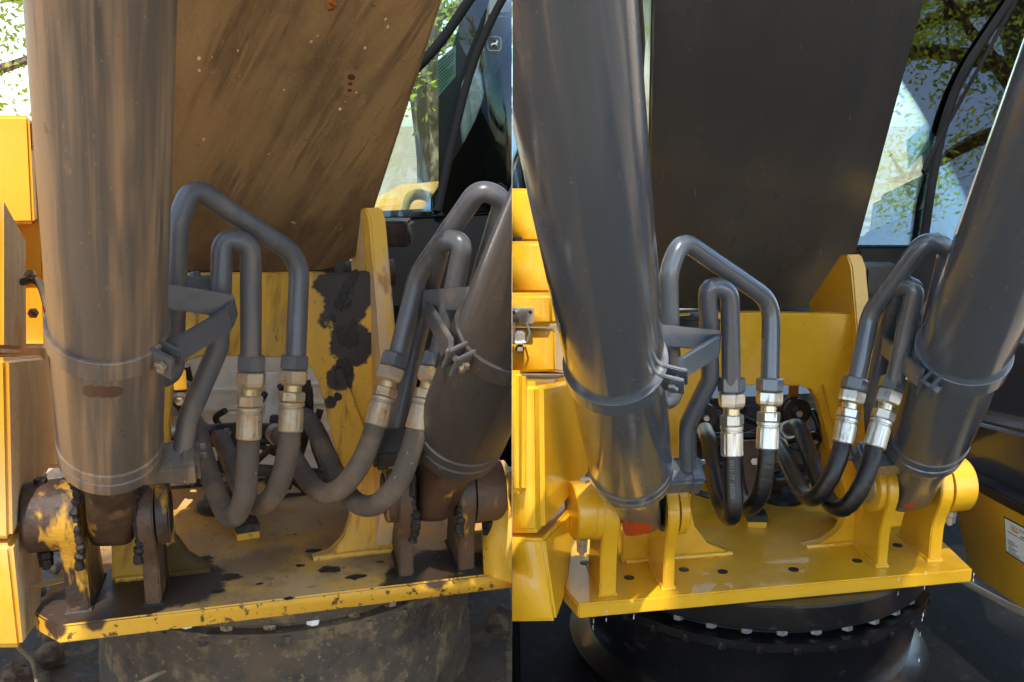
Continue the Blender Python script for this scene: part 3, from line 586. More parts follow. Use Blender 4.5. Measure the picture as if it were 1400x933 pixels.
        if i == 3 or (i == 2 and not L) or (L and i == 2):
            e_ = [P(*q) for q in hh]; q0, q1 = e_[-1], e_[-2]; dd = (q0 - q1).normalized()
            mesh_obj('ferrule', lathe(q0 - dd * .01, q0 + dd, [(0, RP * 1.22), (.05, RP * 1.22), (.052, RP * .8), (.09, RP * .8)], 24), m['zinc'], ins)
        out.append(None)
        if not L and i == 1: HALF['hose_text'] = ([P(*q) for q in hh], ins, RP)
    # ---------------- pedestal and rubber grommet on the plate
    pc = S(G(340, 738, zp), G(1035, 722, zp)); pd = (S(G(326, 706, zp), G(1020, 690, zp)) - pc); pd.z = 0; pdn = pd.normalized(); ps = pdn.cross(Z)
    base = add('stop_block', box(pc + pd / 2 + Z * .007, ps * .022, pd * .5, Z * .007, .0015), m['yellow'], root)
    mesh_obj('stop_pad', box(pc + pd / 2 + Z * .0225, ps * .0235, pd * .5 + pdn * .002, Z * .008, .002), m['pad'], base)
    mesh_obj('pad_bolt', bolt(pc + pd * .55 + Z * .0305, Z, .010, .008), m['bolt'], base)
    gq = S(G(306, 694, zp), G(1068, 682, zp))
    add('rubber_grommet', lathe(gq, gq + Z, [(0, .055), (.012, .055), (.018, .045), (.03, .038), (.034, .02)], 36), m['pad'], root)
    # ---------------- things inside the arch: cover, pulleys, beams, plate, small pipes
    dz = S(2.05, 2.42)
    bk_n = wn
    if L:
        q0 = P(330, 545, 2.45)
        cov = add('engine_cover', box(q0, e1 * .24, e2 * .12, Z * .17, .02), m['cover'], root, label='pale dust-covered engine cover behind the arched opening')
        for k, zz in enumerate((.055, .01, -.06, -.1)): mesh_obj('cover_rib', box(q0 - e2 * .122 + Z * zz, e1 * .235, e2 * .006, Z * .004, .002), m['cover'], cov)
        for x in (318, 352): mesh_obj('cover_clip', box(P(x, 568, 2.30), e1 * .01, e2 * .005, Z * .008, .002), m['cover'], cov)
        pulleys = [(247, 545, 2.02, .034), (408, 540, 2.1, .03)]
        beams = [((225, 592), (430, 588), .016, 2.12), ((225, 610), (420, 600), .008, 2.2), ((240, 634), (480, 652), .012, 2.1)]
        ver = [((312, 578), (312, 640), .022)]
        small = [[(352, 630, 2.2), (372, 612, 2.1), (392, 606, 2.02)], [(420, 520, 2.1), (424, 560, 2.1), (415, 610, 2.15), (400, 650, 2.2)], [(438, 560, 2.05), (428, 600, 2.05), (440, 640, 2.05)], [(255, 500, 2.1), (262, 540, 2.15), (250, 600, 2.2)]]
        whites = [((372, 510, 2.25), (366, 600, 2.25)), ((260, 640, 2.2), (250, 655, 2.2))]
    else:
        q0 = P(1030, 580, 2.75)
        cov = add('engine_cover', box(q0, e1 * .21, e2 * .1, Z * .10, .02), m['cover'], root, label='dark engine cover behind the arched opening')
        for k, zz in enumerate((.055, .0, -.055)): mesh_obj('cover_rib', box(q0 - e2 * .102 + Z * zz, e1 * .2, e2 * .006, Z * .004, .002), m['cover'], cov)
        q1 = P(1040, 640, 2.9); mesh_obj('cover_base', box(q1, e1 * .3, e2 * .05, Z * .16, .01), m['black'], cov)
        pulleys = [(1088, 562, 2.36, .032), (962, 568, 2.36, .03), (1110, 600, 2.4, .02)]
        beams = [((950, 597), (1120, 597), .010, 2.46), ((950, 632), (1130, 640), .008, 2.42), ((945, 648), (1150, 655), .014, 2.5), ((1060, 655), (1165, 648), .010, 2.36)]
        ver = [((1028, 600), (1028, 690), .034)]
        small = [[(1075, 600, 2.36), (1060, 620, 2.4), (1050, 640, 2.45)], [(958, 640, 2.36), (985, 655, 2.36), (1000, 648, 2.4)], [(950, 672, 2.2), (975, 678, 2.2), (1000, 664, 2.3)], [(1065, 545, 2.4), (1068, 580, 2.4), (1060, 610, 2.45)], [(1110, 560, 2.4), (1120, 590, 2.4), (1112, 630, 2.45)]]
        whites = []
    for (x, y, d_, r_) in pulleys:
        q = P(x, y, d_); pl_ = add('pulley', lathe(q, q - e2, [(-.02, r_), (-.012, r_), (-.006, r_ * .82), (0, r_ * .82), (.006, r_), (.012, r_), (.012, r_ * .5), (.016, r_ * .4), (.02, r_ * .3)], 32), m['black'], root)
        mesh_obj('hub_bolt', bolt(q - e2 * .02, -e2, r_ * .25, .008), m['bolt'], pl_)
    for (a, b, r_, d_) in beams: add('cross_tube', tube([P(a[0], a[1], d_), P(b[0], b[1], d_)], r_, 14), m['black'], root)
    for (a, b, hw) in ver:
        a_, b_ = P(a[0], a[1], S(2.1, 2.42)), P(b[0], b[1], S(2.1, 2.42)); pv = add('mount_plate', box((a_ + b_) / 2, e1 * hw, e2 * .006, Z * (a_ - b_).length / 2, .002), surf('brown_steel%d' % side, srgb(70, 56, 50), .4, layers=[dict(c=srgb(96, 84, 78), s=14, lo=.5, hi=.65)]) if not L else m['black'], root)
        mesh_obj('plate_bolt', bolt((a_ + b_) / 2 + Z * .03 - e2 * .006, -e2, .010, .010), m['bolt'], pv)
    rc_ = random.Random(31 + side); x0_, x1_, y0_, y1_ = S((250, 425, 505, 660), (965, 1125, 540, 670))
    for k in range(9):
        xa, ya_, dd = rc_.uniform(x0_, x1_), rc_.uniform(y0_, y1_), rc_.uniform(*S((2.08, 2.24), (2.38, 2.6)))
        small.append([(xa, ya_, dd), (xa + rc_.uniform(-22, 22), ya_ + rc_.uniform(8, 25), dd + .02), (xa + rc_.uniform(-40, 40), ya_ + rc_.uniform(20, 50), dd)])
    for k in range(5):
        q = P(rc_.uniform(x0_, x1_), rc_.uniform(y0_ + 60, y1_), S(2.2, 2.5)); nu = add('valve_union', lathe(q, q + e1 * rc_.choice((-1, 1)) - e2 * .6, [(0, .012), (.02, .012), (.021, .009), (.045, .009), (.046, .013), (.06, .013)], 6), m['bolt'] if k % 2 else m['black'], root, smooth=0)
    for pts in small: add('control_line', tube(catmull([P(*q) for q in pts], 8), .007, 10), m['black'], root)
    for a, b in whites: add('pale_duct', tube([P(*a), P(*a).lerp(P(*b), .5) + e1 * .006, P(*b)], .014, 14), m['cover'], root)
    tb0 = S(P(246, 520, 2.0), P(1085, 532, 2.36)); add('pulley_bracket', box(tb0, e1 * .012, e2 * .004, Z * .02, .002), S(m['yellow'], BRASSB), root)
    # ---------------- slew ring and undercarriage
    if L: rc = Vector((-.50, 2.13, 0)); r1, zt = .43, zp - th
    else: rc = Vector((.565, 2.30, 0)); r1, zt = .395, zp - th
    rm = m['ring']
    ringo = add('slew_ring', lathe(rc + Z * zt, rc + Z * (zt - 1), [(0, r1), (.004, r1 + .004), (.052, r1 + .004), (.056, r1), (.058, r1 - .03), (.075, r1 - .03)], 96), rm, root)
    nb = 34
    for k in range(nb):
        a = 2 * math.pi * k / nb + .05
        d_ = Vector((math.cos(a), math.sin(a), 0))
        if d_.y > .25: continue
        p = rc + d_ * (r1 - .012) + Z * (zt - .056)
        mesh_obj('ring_bolt', bolt(p, -Z, .0125, .012), m['bolt'] if (not L or k % 3) else m['cover'], ringo)
    r2 = r1 + S(-.01, .012)
    lowr = add('ring_seat', lathe(rc + Z * (zt - .075), rc - Z, [(0, r2 - .01), (.003, r2), (.022, r2), (.026, r2 - .012), (.16, r2 - S(.02, .03)), (.178, r2 + S(-.02, -.004)), (.182, r2 + S(-.019, .016)), (.188, r2 + S(-.018, .016)), (.192, r2 + S(-.017, -.004)), (.32, r2 + S(-.01, -.02))], 96), rm, root)
    for k in range(nb):
        a = 2 * math.pi * k / nb + .12; d_ = Vector((math.cos(a), math.sin(a), 0))
        if d_.y > .2: continue
        mesh_obj('seat_bolt', bolt(rc + d_ * (r2 + .001) + Z * (zt - .086) + d_ * -.004, d_ * .2 - Z, .009, .016), rm, lowr)
    # track frame under the ring
    tz = zt - S(.33, .31)
    add('track_frame', box(Vector((S(-.8, .8), 2.5, tz - .14)), Vector((.8, 0, 0)), Vector((0, 1.2, 0)), Z * .14, .02), rm if L else surf('matte_black_frame', srgb(22, 20, 19), .75, spec=.15, layers=[dict(c=srgb(44, 40, 38), s=18, lo=.56, hi=.68, a=.7)], bump=.4), root)
    return dict(root=root, add=add, m=m, e1=e1, e2=e2, zp=zp, th=th, W=W, out=out)
RUSTM = surf('rusty_mud', srgb(176, 108, 44), .95, layers=[dict(c=srgb(120, 70, 30), s=60, lo=.5, hi=.6)], bump=.8)
BRASSB = surf('copper_bracket', srgb(176, 120, 60), .4, .5)
mL = machine(0)
mR = machine(1)

# ================================================================ bodywork beside the boom
def body_box(root, name, mats, ct, cb, Y, st, sb, YS, left=.7, bev=.008, par=None, label=None):
    """corner edge ct-cb at distance Y, side wall running back to st-sb at YS, front wall running left"""
    C1, C0, S1, S0 = PY(ct[0], ct[1], Y), PY(cb[0], cb[1], Y), PY(st[0], st[1], YS), PY(sb[0], sb[1], YS)
    lv = Vector((-left, -.02, 0)); bk = Vector((-left, YS - Y + .3, 0))
    zt = C1.z; zb = C0.z
    top = [C1, Vector((S1.x, S1.y, S1.z)), S1 + Vector((-left - (S1.x - C1.x), .01, 0)), C1 + lv]
    bot = [C0, Vector((S0.x, S0.y, S0.z)), S0 + Vector((-left - (S0.x - C0.x), .01, 0)), C0 + lv]
    bm = bmesh.new(); t = [bm.verts.new(p) for p in top]; b = [bm.verts.new(p) for p in bot]
    fs = [bm.faces.new(t), bm.faces.new(b[::-1])] + [bm.faces.new((t[k], b[k], b[(k + 1) % 4], t[(k + 1) % 4])) for k in range(4)]
    fs[2].material_index = 1
    bmesh.ops.recalc_face_normals(bm, faces=bm.faces[:])
    bmesh.ops.bevel(bm, geom=bm.edges[:], offset=bev, segments=3, affect='EDGES')
    o = mesh_obj(name, bm, mats, par or root)
    if label: o['label'] = label
    return o
rt, m = mL['root'], mL['m']; PD = [m['panel'], m['dusty']]
body_box(rt, 'side_panel', PD, (16, 746), (31, 886), 1.50, (66, 640), (54, 852), 1.82, label='chipped yellow lower side panel with dust-caked flank')
body_box(rt, 'side_panel', PD, (11, 489), (16, 739), 1.50, (66, 486), (80, 622), 2.0, label='yellow storage box panel with tan dust-caked flank')
body_box(rt, 'side_panel', [m['dusty'], m['dusty']], (60, 470), (60, 640), 1.96, (92, 470), (100, 640), 2.2)
body_box(rt, 'side_panel', PD, (4, 262), (4, 482), 1.56, (36, 322), (37, 484), 1.86, bev=.012)
body_box(rt, 'upper_panel', [m['panel'], m['panel']], (40, 158), (47, 306), 1.92, (46, 165), (52, 306), 2.1, bev=.006)
body_box(rt, 'recess_panel', [m['panel'], m['panel']], (56, 300), (62, 486), 2.0, (66, 300), (72, 486), 2.2, bev=.003)
body_box(rt, 'door_post', [m['panel'], m['dusty']], (52, 166), (60, 486), 2.08, (72, 180), (80, 480), 2.3, left=.06, bev=.004)
mesh_obj('door_hinge', box(PY(44, 187, 1.94), Vector((.004, 0, 0)), Vector((0, .01, 0)), Z * .025, .002), m['bolt'], rt)
cab_pts = [P(30, 386, 1.78), P(46, 383, 1.77), P(57, 394, 1.76), P(66, 430, 1.75), P(70, 470, 1.75), P(78, 530, 1.76), P(90, 580, 1.8), P(97, 640, 1.86)]
cb = mesh_obj('battery_cable', tube(catmull(cab_pts, 8), .0065, 12), m['hose'], rt)
mesh_obj('cable_bolt', bolt(P(43, 376, 1.77), Vector((0, -1, .2)), .009, .012), m['bolt'], cb)
mesh_obj('cable_bolt', bolt(P(66, 390, 1.9), Vector((0, -1, .2)), .007, .01), m['bolt'], cb)
mesh_obj('panel_bolt', bolt(P(46, 428, 1.93), Vector((.2, -1, 0)), .010, .008), m['bolt'], rt)
for k in range(4):
    mesh_obj('pale_wire', tube(catmull([P(82 + k * 4, 605 - k * 9, 2.15), P(86 + k * 3, 600 + k * 5, 2.1), P(78 + k * 6, 622, 2.1)], 6), .007, 8), m['cover'], rt)
# dust-caked flank from the panel to the plate
mesh_obj('frame_beam', prism([PY(656, 684, 1.86), PY(790, 724, 1.5), PY(790, 830, 1.5), PY(660, 786, 1.72)], Vector((.1, .3, 0)), .003), m['yellow'], rt)

rt, m = mR['root'], mR['m']; PD = [m['panel'], m['panel']]
body_box(rt, 'side_panel', PD, (744, 737), (761, 850), 1.72, (790, 690), (775, 806), 1.98, bev=.006, label='clean yellow lower side panel')
body_box(rt, 'side_panel', PD, (741, 522), (743, 732), 1.72, (808, 512), (815, 640), 2.2, bev=.014, label='clean yellow storage box panel')
body_box(rt, 'raised_panel', PD, (718, 506), (717, 675), 1.68, (722, 508), (721, 676), 1.74, bev=.010)
lb = body_box(rt, 'latched_box', PD, (759, 450), (760, 508), 1.86, (776, 446), (785, 512), 2.2, bev=.004)
body_box(rt, 'box_lid', PD, (758, 400), (759, 447), 1.84, (775, 402), (778, 444), 2.2, bev=.010)
body_box(rt, 'upper_panel', PD, (752, 330), (757, 402), 1.95, (772, 330), (776, 404), 2.3, bev=.008)
body_box(rt, 'upper_panel', PD, (734, 258), (742, 332), 2.05, (748, 258), (752, 332), 2.4, bev=.008)
mesh_obj('dark_slot', box(PY(704, 327, 2.04), Vector((.014, 0, 0)), Vector((0, .004, 0)), Z * .004, .001), m['black'], rt)
zc = m['bolt']
Yl = 1.835
lp = mesh_obj('latch_plate', box(PY(714, 432, Yl), Vector((.021, 0, 0)), Vector((0, .003, 0)), Z * .014, .001), zc, lb)
for x in (702, 725): mesh_obj('rivet', bolt(PY(x, 427, Yl - .003), Vector((0, -1, 0)), .0035, .002), m['black'], lb)
mesh_obj('latch_lever', box(PY(711, 462, Yl), Vector((.009, 0, 0)), Vector((0, .006, 0)), Z * .013, .003), zc, lb)
mesh_obj('latch_tab', box(PY(711, 477, Yl - .004), Vector((.008, 0, 0)), Vector((0, .003, 0)), Z * .007, .003), zc, lb)
mesh_obj('latch_wire', tube(fillet([PY(703, 441, Yl - .008), PY(702, 470, Yl - .008), PY(720, 468, Yl - .008), PY(724, 456, Yl - .008), PY(720, 441, Yl - .008)], .006), .0018, 8), zc, lb)
# right-hand frame beam with decal, cab skirt
Bt0, Bt1, Bb1, Bb0 = PY(1296, 648, 2.34), PY(1470, 742, 1.90), PY(1470, 884, 1.90), PY(1326, 783, 2.26)
fb = mesh_obj('frame_beam', prism([Bt0, Bt1, Bb1, Bb0], Vector((.12, .3, 0)), .004), m['yellow'], rt)
bn_ = (Bt1 - Bt0).cross(Bb0 - Bt0).normalized()
if bn_.dot(O - Bt0) < 0: bn_ = -bn_
BM = lambda x, y, o=0.0: PL(x, y, Bt0, bn_) + bn_ * o
DEC = surf('decal_white', srgb(226, 228, 226), .4); INK = surf('decal_ink', srgb(40, 40, 42), .6); ORG = surf('decal_orange', srgb(226, 178, 92), .5)
def on_beam(pts, o, th_=.0006): return prism([BM(x, y, o) for x, y in pts], bn_ * th_)
dec = mesh_obj('decal', on_beam([(1373, 706), (1432, 737), (1432, 792), (1376, 755)], .0005), INK, fb, label='white printed service label with black border')
mesh_obj('decal_sheet', on_beam([(1374.5, 708.5), (1430, 738), (1430, 789), (1377, 753)], .0013), DEC, dec)
def lerp2(u, v):   # u across, v down on the decal
    a = (1374.5 + u * 55.5, 708.5 + u * 29.5); b = (1377 + u * 53, 753 + u * 36); return (a[0] + (b[0] - a[0]) * v, a[1] + (b[1] - a[1]) * v)
def dbox(u0, u1, v0, v1, mat=INK): return mesh_obj('decal_print', on_beam([lerp2(u0, v0), lerp2(u1, v0), lerp2(u1, v1), lerp2(u0, v1)], .0021, .0004), mat, dec)
def text_mesh(body, size=1.0):
    cu = bpy.data.curves.new('txt', 'FONT'); cu.body = body; cu.size = size
    o = bpy.data.objects.new('txt', cu); COL.objects.link(o); dg = bpy.context.evaluated_depsgraph_get()
    me = bpy.data.meshes.new_from_object(o.evaluated_get(dg)); bpy.data.objects.remove(o); return me
def decal_text(body, u0, v0, uh, mat=INK):
    me = text_mesh(body); pu = None
    for v in me.vertices:
        u = u0 + v.co.x * uh * .62; vv = v0 - v.co.y * uh; x, y = lerp2(u, vv); v.co = BM(x, y, .0026)
    me.materials.append(mat); o = link('decal_lettering', me, dec); return o
decal_text('DATA TRUCK', .16, .16, .10); dbox(.40, .62, .27, .30); dbox(.06, .30, .345, .365); dbox(.33, .52, .345, .365)
mesh_obj('decal_print', on_beam([lerp2(.12, .2), lerp2(.2, .16), lerp2(.3, .2), lerp2(.37, .17), lerp2(.3, .28), lerp2(.2, .26)], .0021, .0004), ORG, dec)
for k, (v, u1) in enumerate(((.60, .22), (.66, .30), (.72, .18), (.80, .28), (.86, .24), (.93, .36))): dbox(.06, u1, v, v + .018)
for k in range(6): dbox(.48 + .0, .49, .5, .95); break
for k in range(6): dbox(.52, .60 + .03 * (k % 3), .52 + k * .075, .535 + k * .075); dbox(.68, .95, .52 + k * .075, .535 + k * .075)
# cab skirt: dark grey curved bodywork above the beam
sk = surf('cab_skirt_grey', srgb(58, 58, 66), .22, coat=.5, wob=.2)
mesh_obj('beam_seal', prism([BM(1298, 638, .0), BM(1470, 728, .0), BM(1470, 744, .0), BM(1298, 652, .0)], Vector((.1, .3, 0)), .003), m['pad'], rt)
T0, T1, T2, T3 = PY(1268, 560, 2.44), PY(1480, 610, 1.98), PY(1480, 732, 1.98), PY(1290, 640, 2.42)
mesh_obj('cab_skirt', prism([T0, T1, T2, T3], Vector((.12, .35, 0)), .012, 3), sk, rt)
U0, U1, U2, U3 = PY(1250, 440, 2.56), PY(1500, 470, 2.02), PY(1500, 640, 2.0), PY(1278, 566, 2.50)
mesh_obj('cab_door_panel', prism([U0, U1, U2, U3], Vector((.12, .35, 0)), .02, 3), sk, rt)

# ================================================================ cabs
def glass_mat(name, tint, k):
    t = NT(name); tr = t.n('ShaderNodeBsdfTransparent'); tr.inputs[0].default_value = tint
    gl = t.n('ShaderNodeBsdfGlossy'); gl.inputs['Roughness'].default_value = .01; gl.inputs[0].default_value = (.95, 1, .98, 1)
    fr = t.n('ShaderNodeFresnel'); fr.inputs[0].default_value = 1.6
    mx = t.n('ShaderNodeMixShader'); t.l(t.math('MULTIPLY', fr.outputs[0], k, True), mx.inputs[0]); t.l(tr.outputs[0], mx.inputs[1]); t.l(gl.outputs[0], mx.inputs[2])
    t.l(mx.outputs[0], t.out.inputs[0]); return t.m
GLS = [glass_mat('dusty_tinted_glass', (.74, .86, .82, 1), 1.1), glass_mat('clean_tinted_glass', (.78, .9, .87, 1), 1.6)]
PILL = surf('cab_black', srgb(13, 14, 15), .85, spec=.12); SEAT = surf('seat_fabric', srgb(74, 82, 84), .9, layers=[dict(c=srgb(92, 98, 98), s=30, lo=.5, hi=.6)], bump=.4, bscale=200)
TRIM = surf('cab_trim', srgb(104, 98, 86), .8); PAPER = surf('notice_paper', srgb(206, 226, 204), .7)
def cab(MM, side):
    S = lambda a, b: a if side == 0 else b
    rt = MM['root']; c0 = S(P(640, 150, 2.75), P(1310, 170, 3.0)); n = Vector((S(.12, .20), -.92, S(.40, .33))).normalized()
    Q = lambda x, y, o=0.0: PL(x, y, c0 + n * o, n)
    cb = S(mesh_obj('cab_windscreen', prism([Q(x, y) for x, y in ((470, 300), (540, 70), (590, -40), (760, -40), (760, 285))], -n * .006), GLS[side], rt),
           mesh_obj('cab_windscreen', prism([Q(x, y) for x, y in ((1165, 335), (1240, -40), (1470, -40), (1470, 335))], -n * .006), GLS[side], rt))
    cb['label'] = S('dusty tinted cab windscreen', 'clean tinted cab windscreen mirroring trees')
    def pill(pts, r, mat=PILL): return mesh_obj('window_pillar', tube(catmull([Q(x, y, o) for x, y, o in pts], 6), r, 14), mat, cb)
    if side == 0:
        pill([(676, -45, .0), (642, 0, .0), (612, 44, .0), (588, 74, .0), (556, 106, .0), (500, 160, 0)], .014)
        pill([(704, -30, .02), (676, 20, .02), (646, 90, .02), (622, 180, .02), (598, 290, .02)], .011)
        pill([(720, 20, -.4), (690, 80, -.4), (650, 190, -.4), (600, 290, -.4)], .022, PILL)
        mesh_obj('roof_lining', prism([Q(x, y, -.3) for x, y in ((672, -20), (760, -20), (760, 18), (668, 22))], -n * .5, .01), TRIM, cb)
        back = [(640, -10), (780, -10), (780, 300), (600, 300), (600, 130)]
        notice = [(597, 84), (623, 62), (623, 104), (598, 134)]
        seat = [(628, 120), (640, 90), (700, 85), (740, 110), (740, 230), (640, 230)]
    else:
        pill([(1262, 335, .02), (1276, 240, .02), (1294, 160, .02), (1318, 100, .02), (1350, 48, .02), (1410, -40, .02)], .013)
        pill([(1262, 235, .03), (1290, 180, .03), (1340, 90, .03), (1400, -20, .03)], .006)
        mesh_obj('roof_lining', prism([Q(x, y, -.2) for x, y in ((1362, 95), (1400, 25), (1470, 20), (1470, 100), (1372, 100))], -n * .4, .01), TRIM, cb)
        back = [(1330, -60), (1480, -60), (1480, 345), (1255, 345), (1270, 200)]
        notice = [(1239, 192), (1269, 166), (1271, 200), (1242, 232)]
        seat = [(1282, 150), (1300, 140), (1342, 143), (1352, 165), (1350, 215), (1280, 225)]
    mesh_obj('cab_rear_wall', prism([Q(x, y, -1.1) for x, y in back], -n * .04, .01), PILL, cb)
    st = mesh_obj('seat_back', prism([Q(x, y, -.65) for x, y in seat], -n * .12, .03, 3), SEAT, cb)
    mesh_obj('seat_cushion', prism([Q(x, y, -.45) for x, y in S(((610, 300), (625, 235), (740, 232), (760, 300)), ((1265, 320), (1276, 228), (1380, 220), (1380, 320)))], -n * .4, .03, 3), SEAT, cb)
    nb_ = mesh_obj('window_notice', prism([Q(x, y, -.012) for x, y in notice], -n * .001), PAPER, cb, label='pale printed notice stuck to the glass')
    a, b, c, d = [Q(x, y, -.0115) for x, y in notice]
    for k in range(9):
        v = .08 + k * .1; u1 = .9 if k % 4 else .55
        l_, r_ = a.lerp(d, v), b.lerp(c, v); l2, r2 = a.lerp(d, v + .025), b.lerp(c, v + .025)
        mesh_obj('notice_print', prism([l_.lerp(r_, .08), l_.lerp(r_, u1), l2.lerp(r2, u1), l2.lerp(r2, .08)], n * .0008), INK, nb_)
    # console and lever
    mesh_obj('console', prism([Q(x, y, -.25) for x, y in S(((596, 300), (606, 262), (640, 240), (690, 236), (760, 245), (760, 300)), ((1212, 330), (1225, 300), (1270, 282), (1330, 280), (1380, 300), (1380, 330)))], -n * .2, .01), PILL, cb)
    lv = S([(640, 250, -.3), (650, 215, -.3), (655, 180, -.32)], [(1250, 290, -.3), (1262, 262, -.3), (1268, 240, -.3)])
    mesh_obj('control_lever', tube(catmull([Q(*q) for q in lv], 6), .011, 10), PILL, cb)
    if side: return cb, Q, n
    # emblem on the glass: rounded square outline with a leaping animal
    ec = S((676, 60), (1314, 182)); ew = S((9, 9.5), (8, 9)); em_ = surf('etched_white%d' % side, srgb(130, 136, 132), .8)
    ring = []
    for k in range(40):
        a = 2 * math.pi * k / 40; q = (abs(math.cos(a)) ** 5 + abs(math.sin(a)) ** 5) ** (-.2); ring.append(Q(ec[0] + math.cos(a) * q * ew[0], ec[1] + math.sin(a) * q * ew[1], .003))
    bm = bmesh.new(); add_tube(bm, ring + [ring[0]], .0006, 6)
    eo = mesh_obj('glass_emblem', bm, em_, cb, label='small etched rounded-square emblem with leaping deer')
    deer = [(-.7, .1), (-.35, -.12), (.2, -.1), (.42, -.5), (.55, -.75), (.6, -.45), (.85, -.38), (.6, -.25), (.45, .1), (.75, .4), (.5, .3), (.2, .15), (-.2, .12), (-.5, .3), (-.85, .55), (-.6, .2)]
    mesh_obj('emblem_figure', prism([Q(ec[0] + x * ew[0] * .75, ec[1] + y * ew[1] * .75, .002) for x, y in deer], n * .0012), em_, eo)
    return cb, Q, n
cabL, QL, nL = cab(mL, 0); cabR, QR, nR = cab(mR, 1)
# engine hood seen below the glass, grab rail, exhaust boot
hood = mesh_obj('engine_hood', prism([P(500, 275, 3.4), P(640, 262, 3.4), P(690, 300, 3.4), P(690, 560, 3.4), P(500, 560, 3.4)], Vector((0, .9, 0)), .02), mL['m']['panel'], mL['root'])
mesh_obj('cab_front_panel', prism([QL(490, 302), QL(760, 288), QL(760, 640), QL(490, 640)], Vector((0, .3, 0)), .01), PILL, mL['root'])
mesh_obj('cab_front_panel', prism([QR(1172, 338), QR(1480, 338), QR(1480, 640), QR(1180, 640)], Vector((0, .3, 0)), .01), PILL, mR['root'])
arch = [P(548, 305, 3.1), P(556, 275, 3.1), P(572, 266, 3.1), P(590, 275, 3.1), P(598, 310, 3.1)]
mesh_obj('yellow_guard', tube(catmull(arch, 6), .016, 14), mL['m']['panel'], mL['root'])
mesh_obj('lamp_housing', box(P(541, 318, 2.4), Vector((.04, 0, 0)), Vector((0, .05, 0)), Z * .03, .008), mL['m']['black'], mL['root'])
mesh_obj('lamp_housing', box(P(1200, 380, 2.6), Vector((.05, 0, 0)), Vector((0, .05, 0)), Z * .035, .008), mR['m']['black'], mR['root'])
# black rod line and mirror in the gap beside the clean boom
rd = mesh_obj('gas_strut', tube([P(873, -40, 1.7), P(879, 60, 1.75), P(877, 102, 1.78)], .0042, 10), mR['m']['pad'], mR['root'])
mesh_obj('strut_end', lathe(P(877, 102, 1.78), P(878, 150, 1.8), [(0, .003), (.03, .003)], 10), mR['m']['bolt'], rd)
mir = mesh_obj('mirror', box(P(884, 124, 2.6), Vector((.012, 0, 0)), Vector((0, .02, 0)), Z * .03, .006), mR['m']['pad'], mR['root'])
# steel cover strips that run along the outer cylinder on the right of each machine
a, b = P(1262, 478, 2.0), P(1420, 40, 1.62)
mesh_obj('return_pipe', tube([a, b, b + (b - a) * .4], .013, 16), mR['out'][1]['gm'], mR['root'])
a, b = P(628, 455, 1.86), P(735, 200, 1.6)
mesh_obj('return_pipe', tube([a, b, b + (b - a) * .4], .012, 16), mL['out'][1]['gm'], mL['root'])

# hose lettering on the clean hose, wrapped on its surface
hp, ho, RP = HALF['hose_text']; d = (hp[2] - hp[0]).normalized(); s_ = d.cross(ray(1001, 660)).normalized(); nv = s_.cross(d).normalized()
if nv.dot(O - hp[0]) < 0: nv = -nv
path = catmull(hp, 10); cum = [0]
for p, q in zip(path, path[1:]): cum.append(cum[-1] + (q - p).length)
def at_len(l):
    for i in range(len(cum) - 1):
        if cum[i + 1] >= l: return path[i].lerp(path[i + 1], (l - cum[i]) / (cum[i + 1] - cum[i]))
    return path[-1]
side_dir = RT - d * RT.dot(d); side_dir.normalize(); nv = (O - hp[0]); nv = (nv - d * nv.dot(d)).normalized(); side_dir = (side_dir - nv * side_dir.dot(nv)).normalized()
me = text_mesh('0912-77  0R006', .0108)
for v in me.vertices:
    c = at_len(.006 + v.co.x); a = (v.co.y - .004) / RP - .05
    v.co = c + (nv * math.cos(a) + side_dir * math.sin(a)) * (RP + .0004)
me.materials.append(surf('hose_print', srgb(110, 110, 104), .7)); link('hose_lettering', me, ho)

# ================================================================ loose things
soil = surf('dark_soil_clods', srgb(124, 102, 80), .95, layers=[dict(c=srgb(80, 64, 50), s=20, lo=.45, hi=.6)], bump=1, bscale=60)
bm = bmesh.new(); rnd = random.Random(4)
for k in range(420):
    x, y = rnd.uniform(-1.25, -.02), rnd.uniform(1.55, 3.2); r = rnd.uniform(.012, .05)
    if (Vector((x, y)) - Vector((-.5, 2.13))).length < .47: continue
    z = .655 + .05 * noise.noise(Vector((x * 3, y * 3, 0)))
    mt = Matrix.Translation((x, y, z)); g = bmesh.ops.create_icosphere(bm, subdivisions=2, radius=r, matrix=mt)
    for v in g['verts']:
        o = v.co - Vector((x, y, z)); v.co = Vector((x, y, z)) + o * (1 + .55 * noise.noise(v.co * 28)) * Vector((1, 1, .7)).z
mesh_obj('soil_clods', bm, soil, kind='stuff', label='heap of dark dry soil clods on the track frame', category='soil')
twig_m = surf('dry_twig', srgb(120, 104, 84), .9, bump=.6)
for k, (pts, lab) in enumerate(((((610, 940, 2.3), (650, 890, 2.4), (700, 838, 2.5)), 'thick dry twig slanting across the soil clods at the seam'),
        (((668, 905, 2.35), (690, 900, 2.35), (699, 902, 2.35)), 'short dry twig lying level on the soil clods'),
        (((680, 828, 2.5), (688, 850, 2.45), (690, 875, 2.4)), 'thin upright twig sticking out of the soil clods'),
        (((190, 936, 1.62), (210, 925, 1.62), (226, 918, 1.64)), 'pale straw twig below the muddy slew ring'),
        (((20, 880, 1.7), (44, 905, 1.75), (50, 936, 1.7)), 'thin curved root hanging under the chipped yellow panel'))):
    P3 = [P(*q) for q in pts]; o = mesh_obj('twig', tube(catmull(P3, 6), .0045 if k else .008, 7, lambda s: 1.1 - .5 * s), twig_m, label=lab, category='twig', group='dry twigs under the muddy machine')
leafm = surf('dry_leaf', srgb(214, 186, 110), .8)
bm = bmesh.new(); c = G(68, 812, mL['zp']) + Z * .012; rnd = random.Random(2)
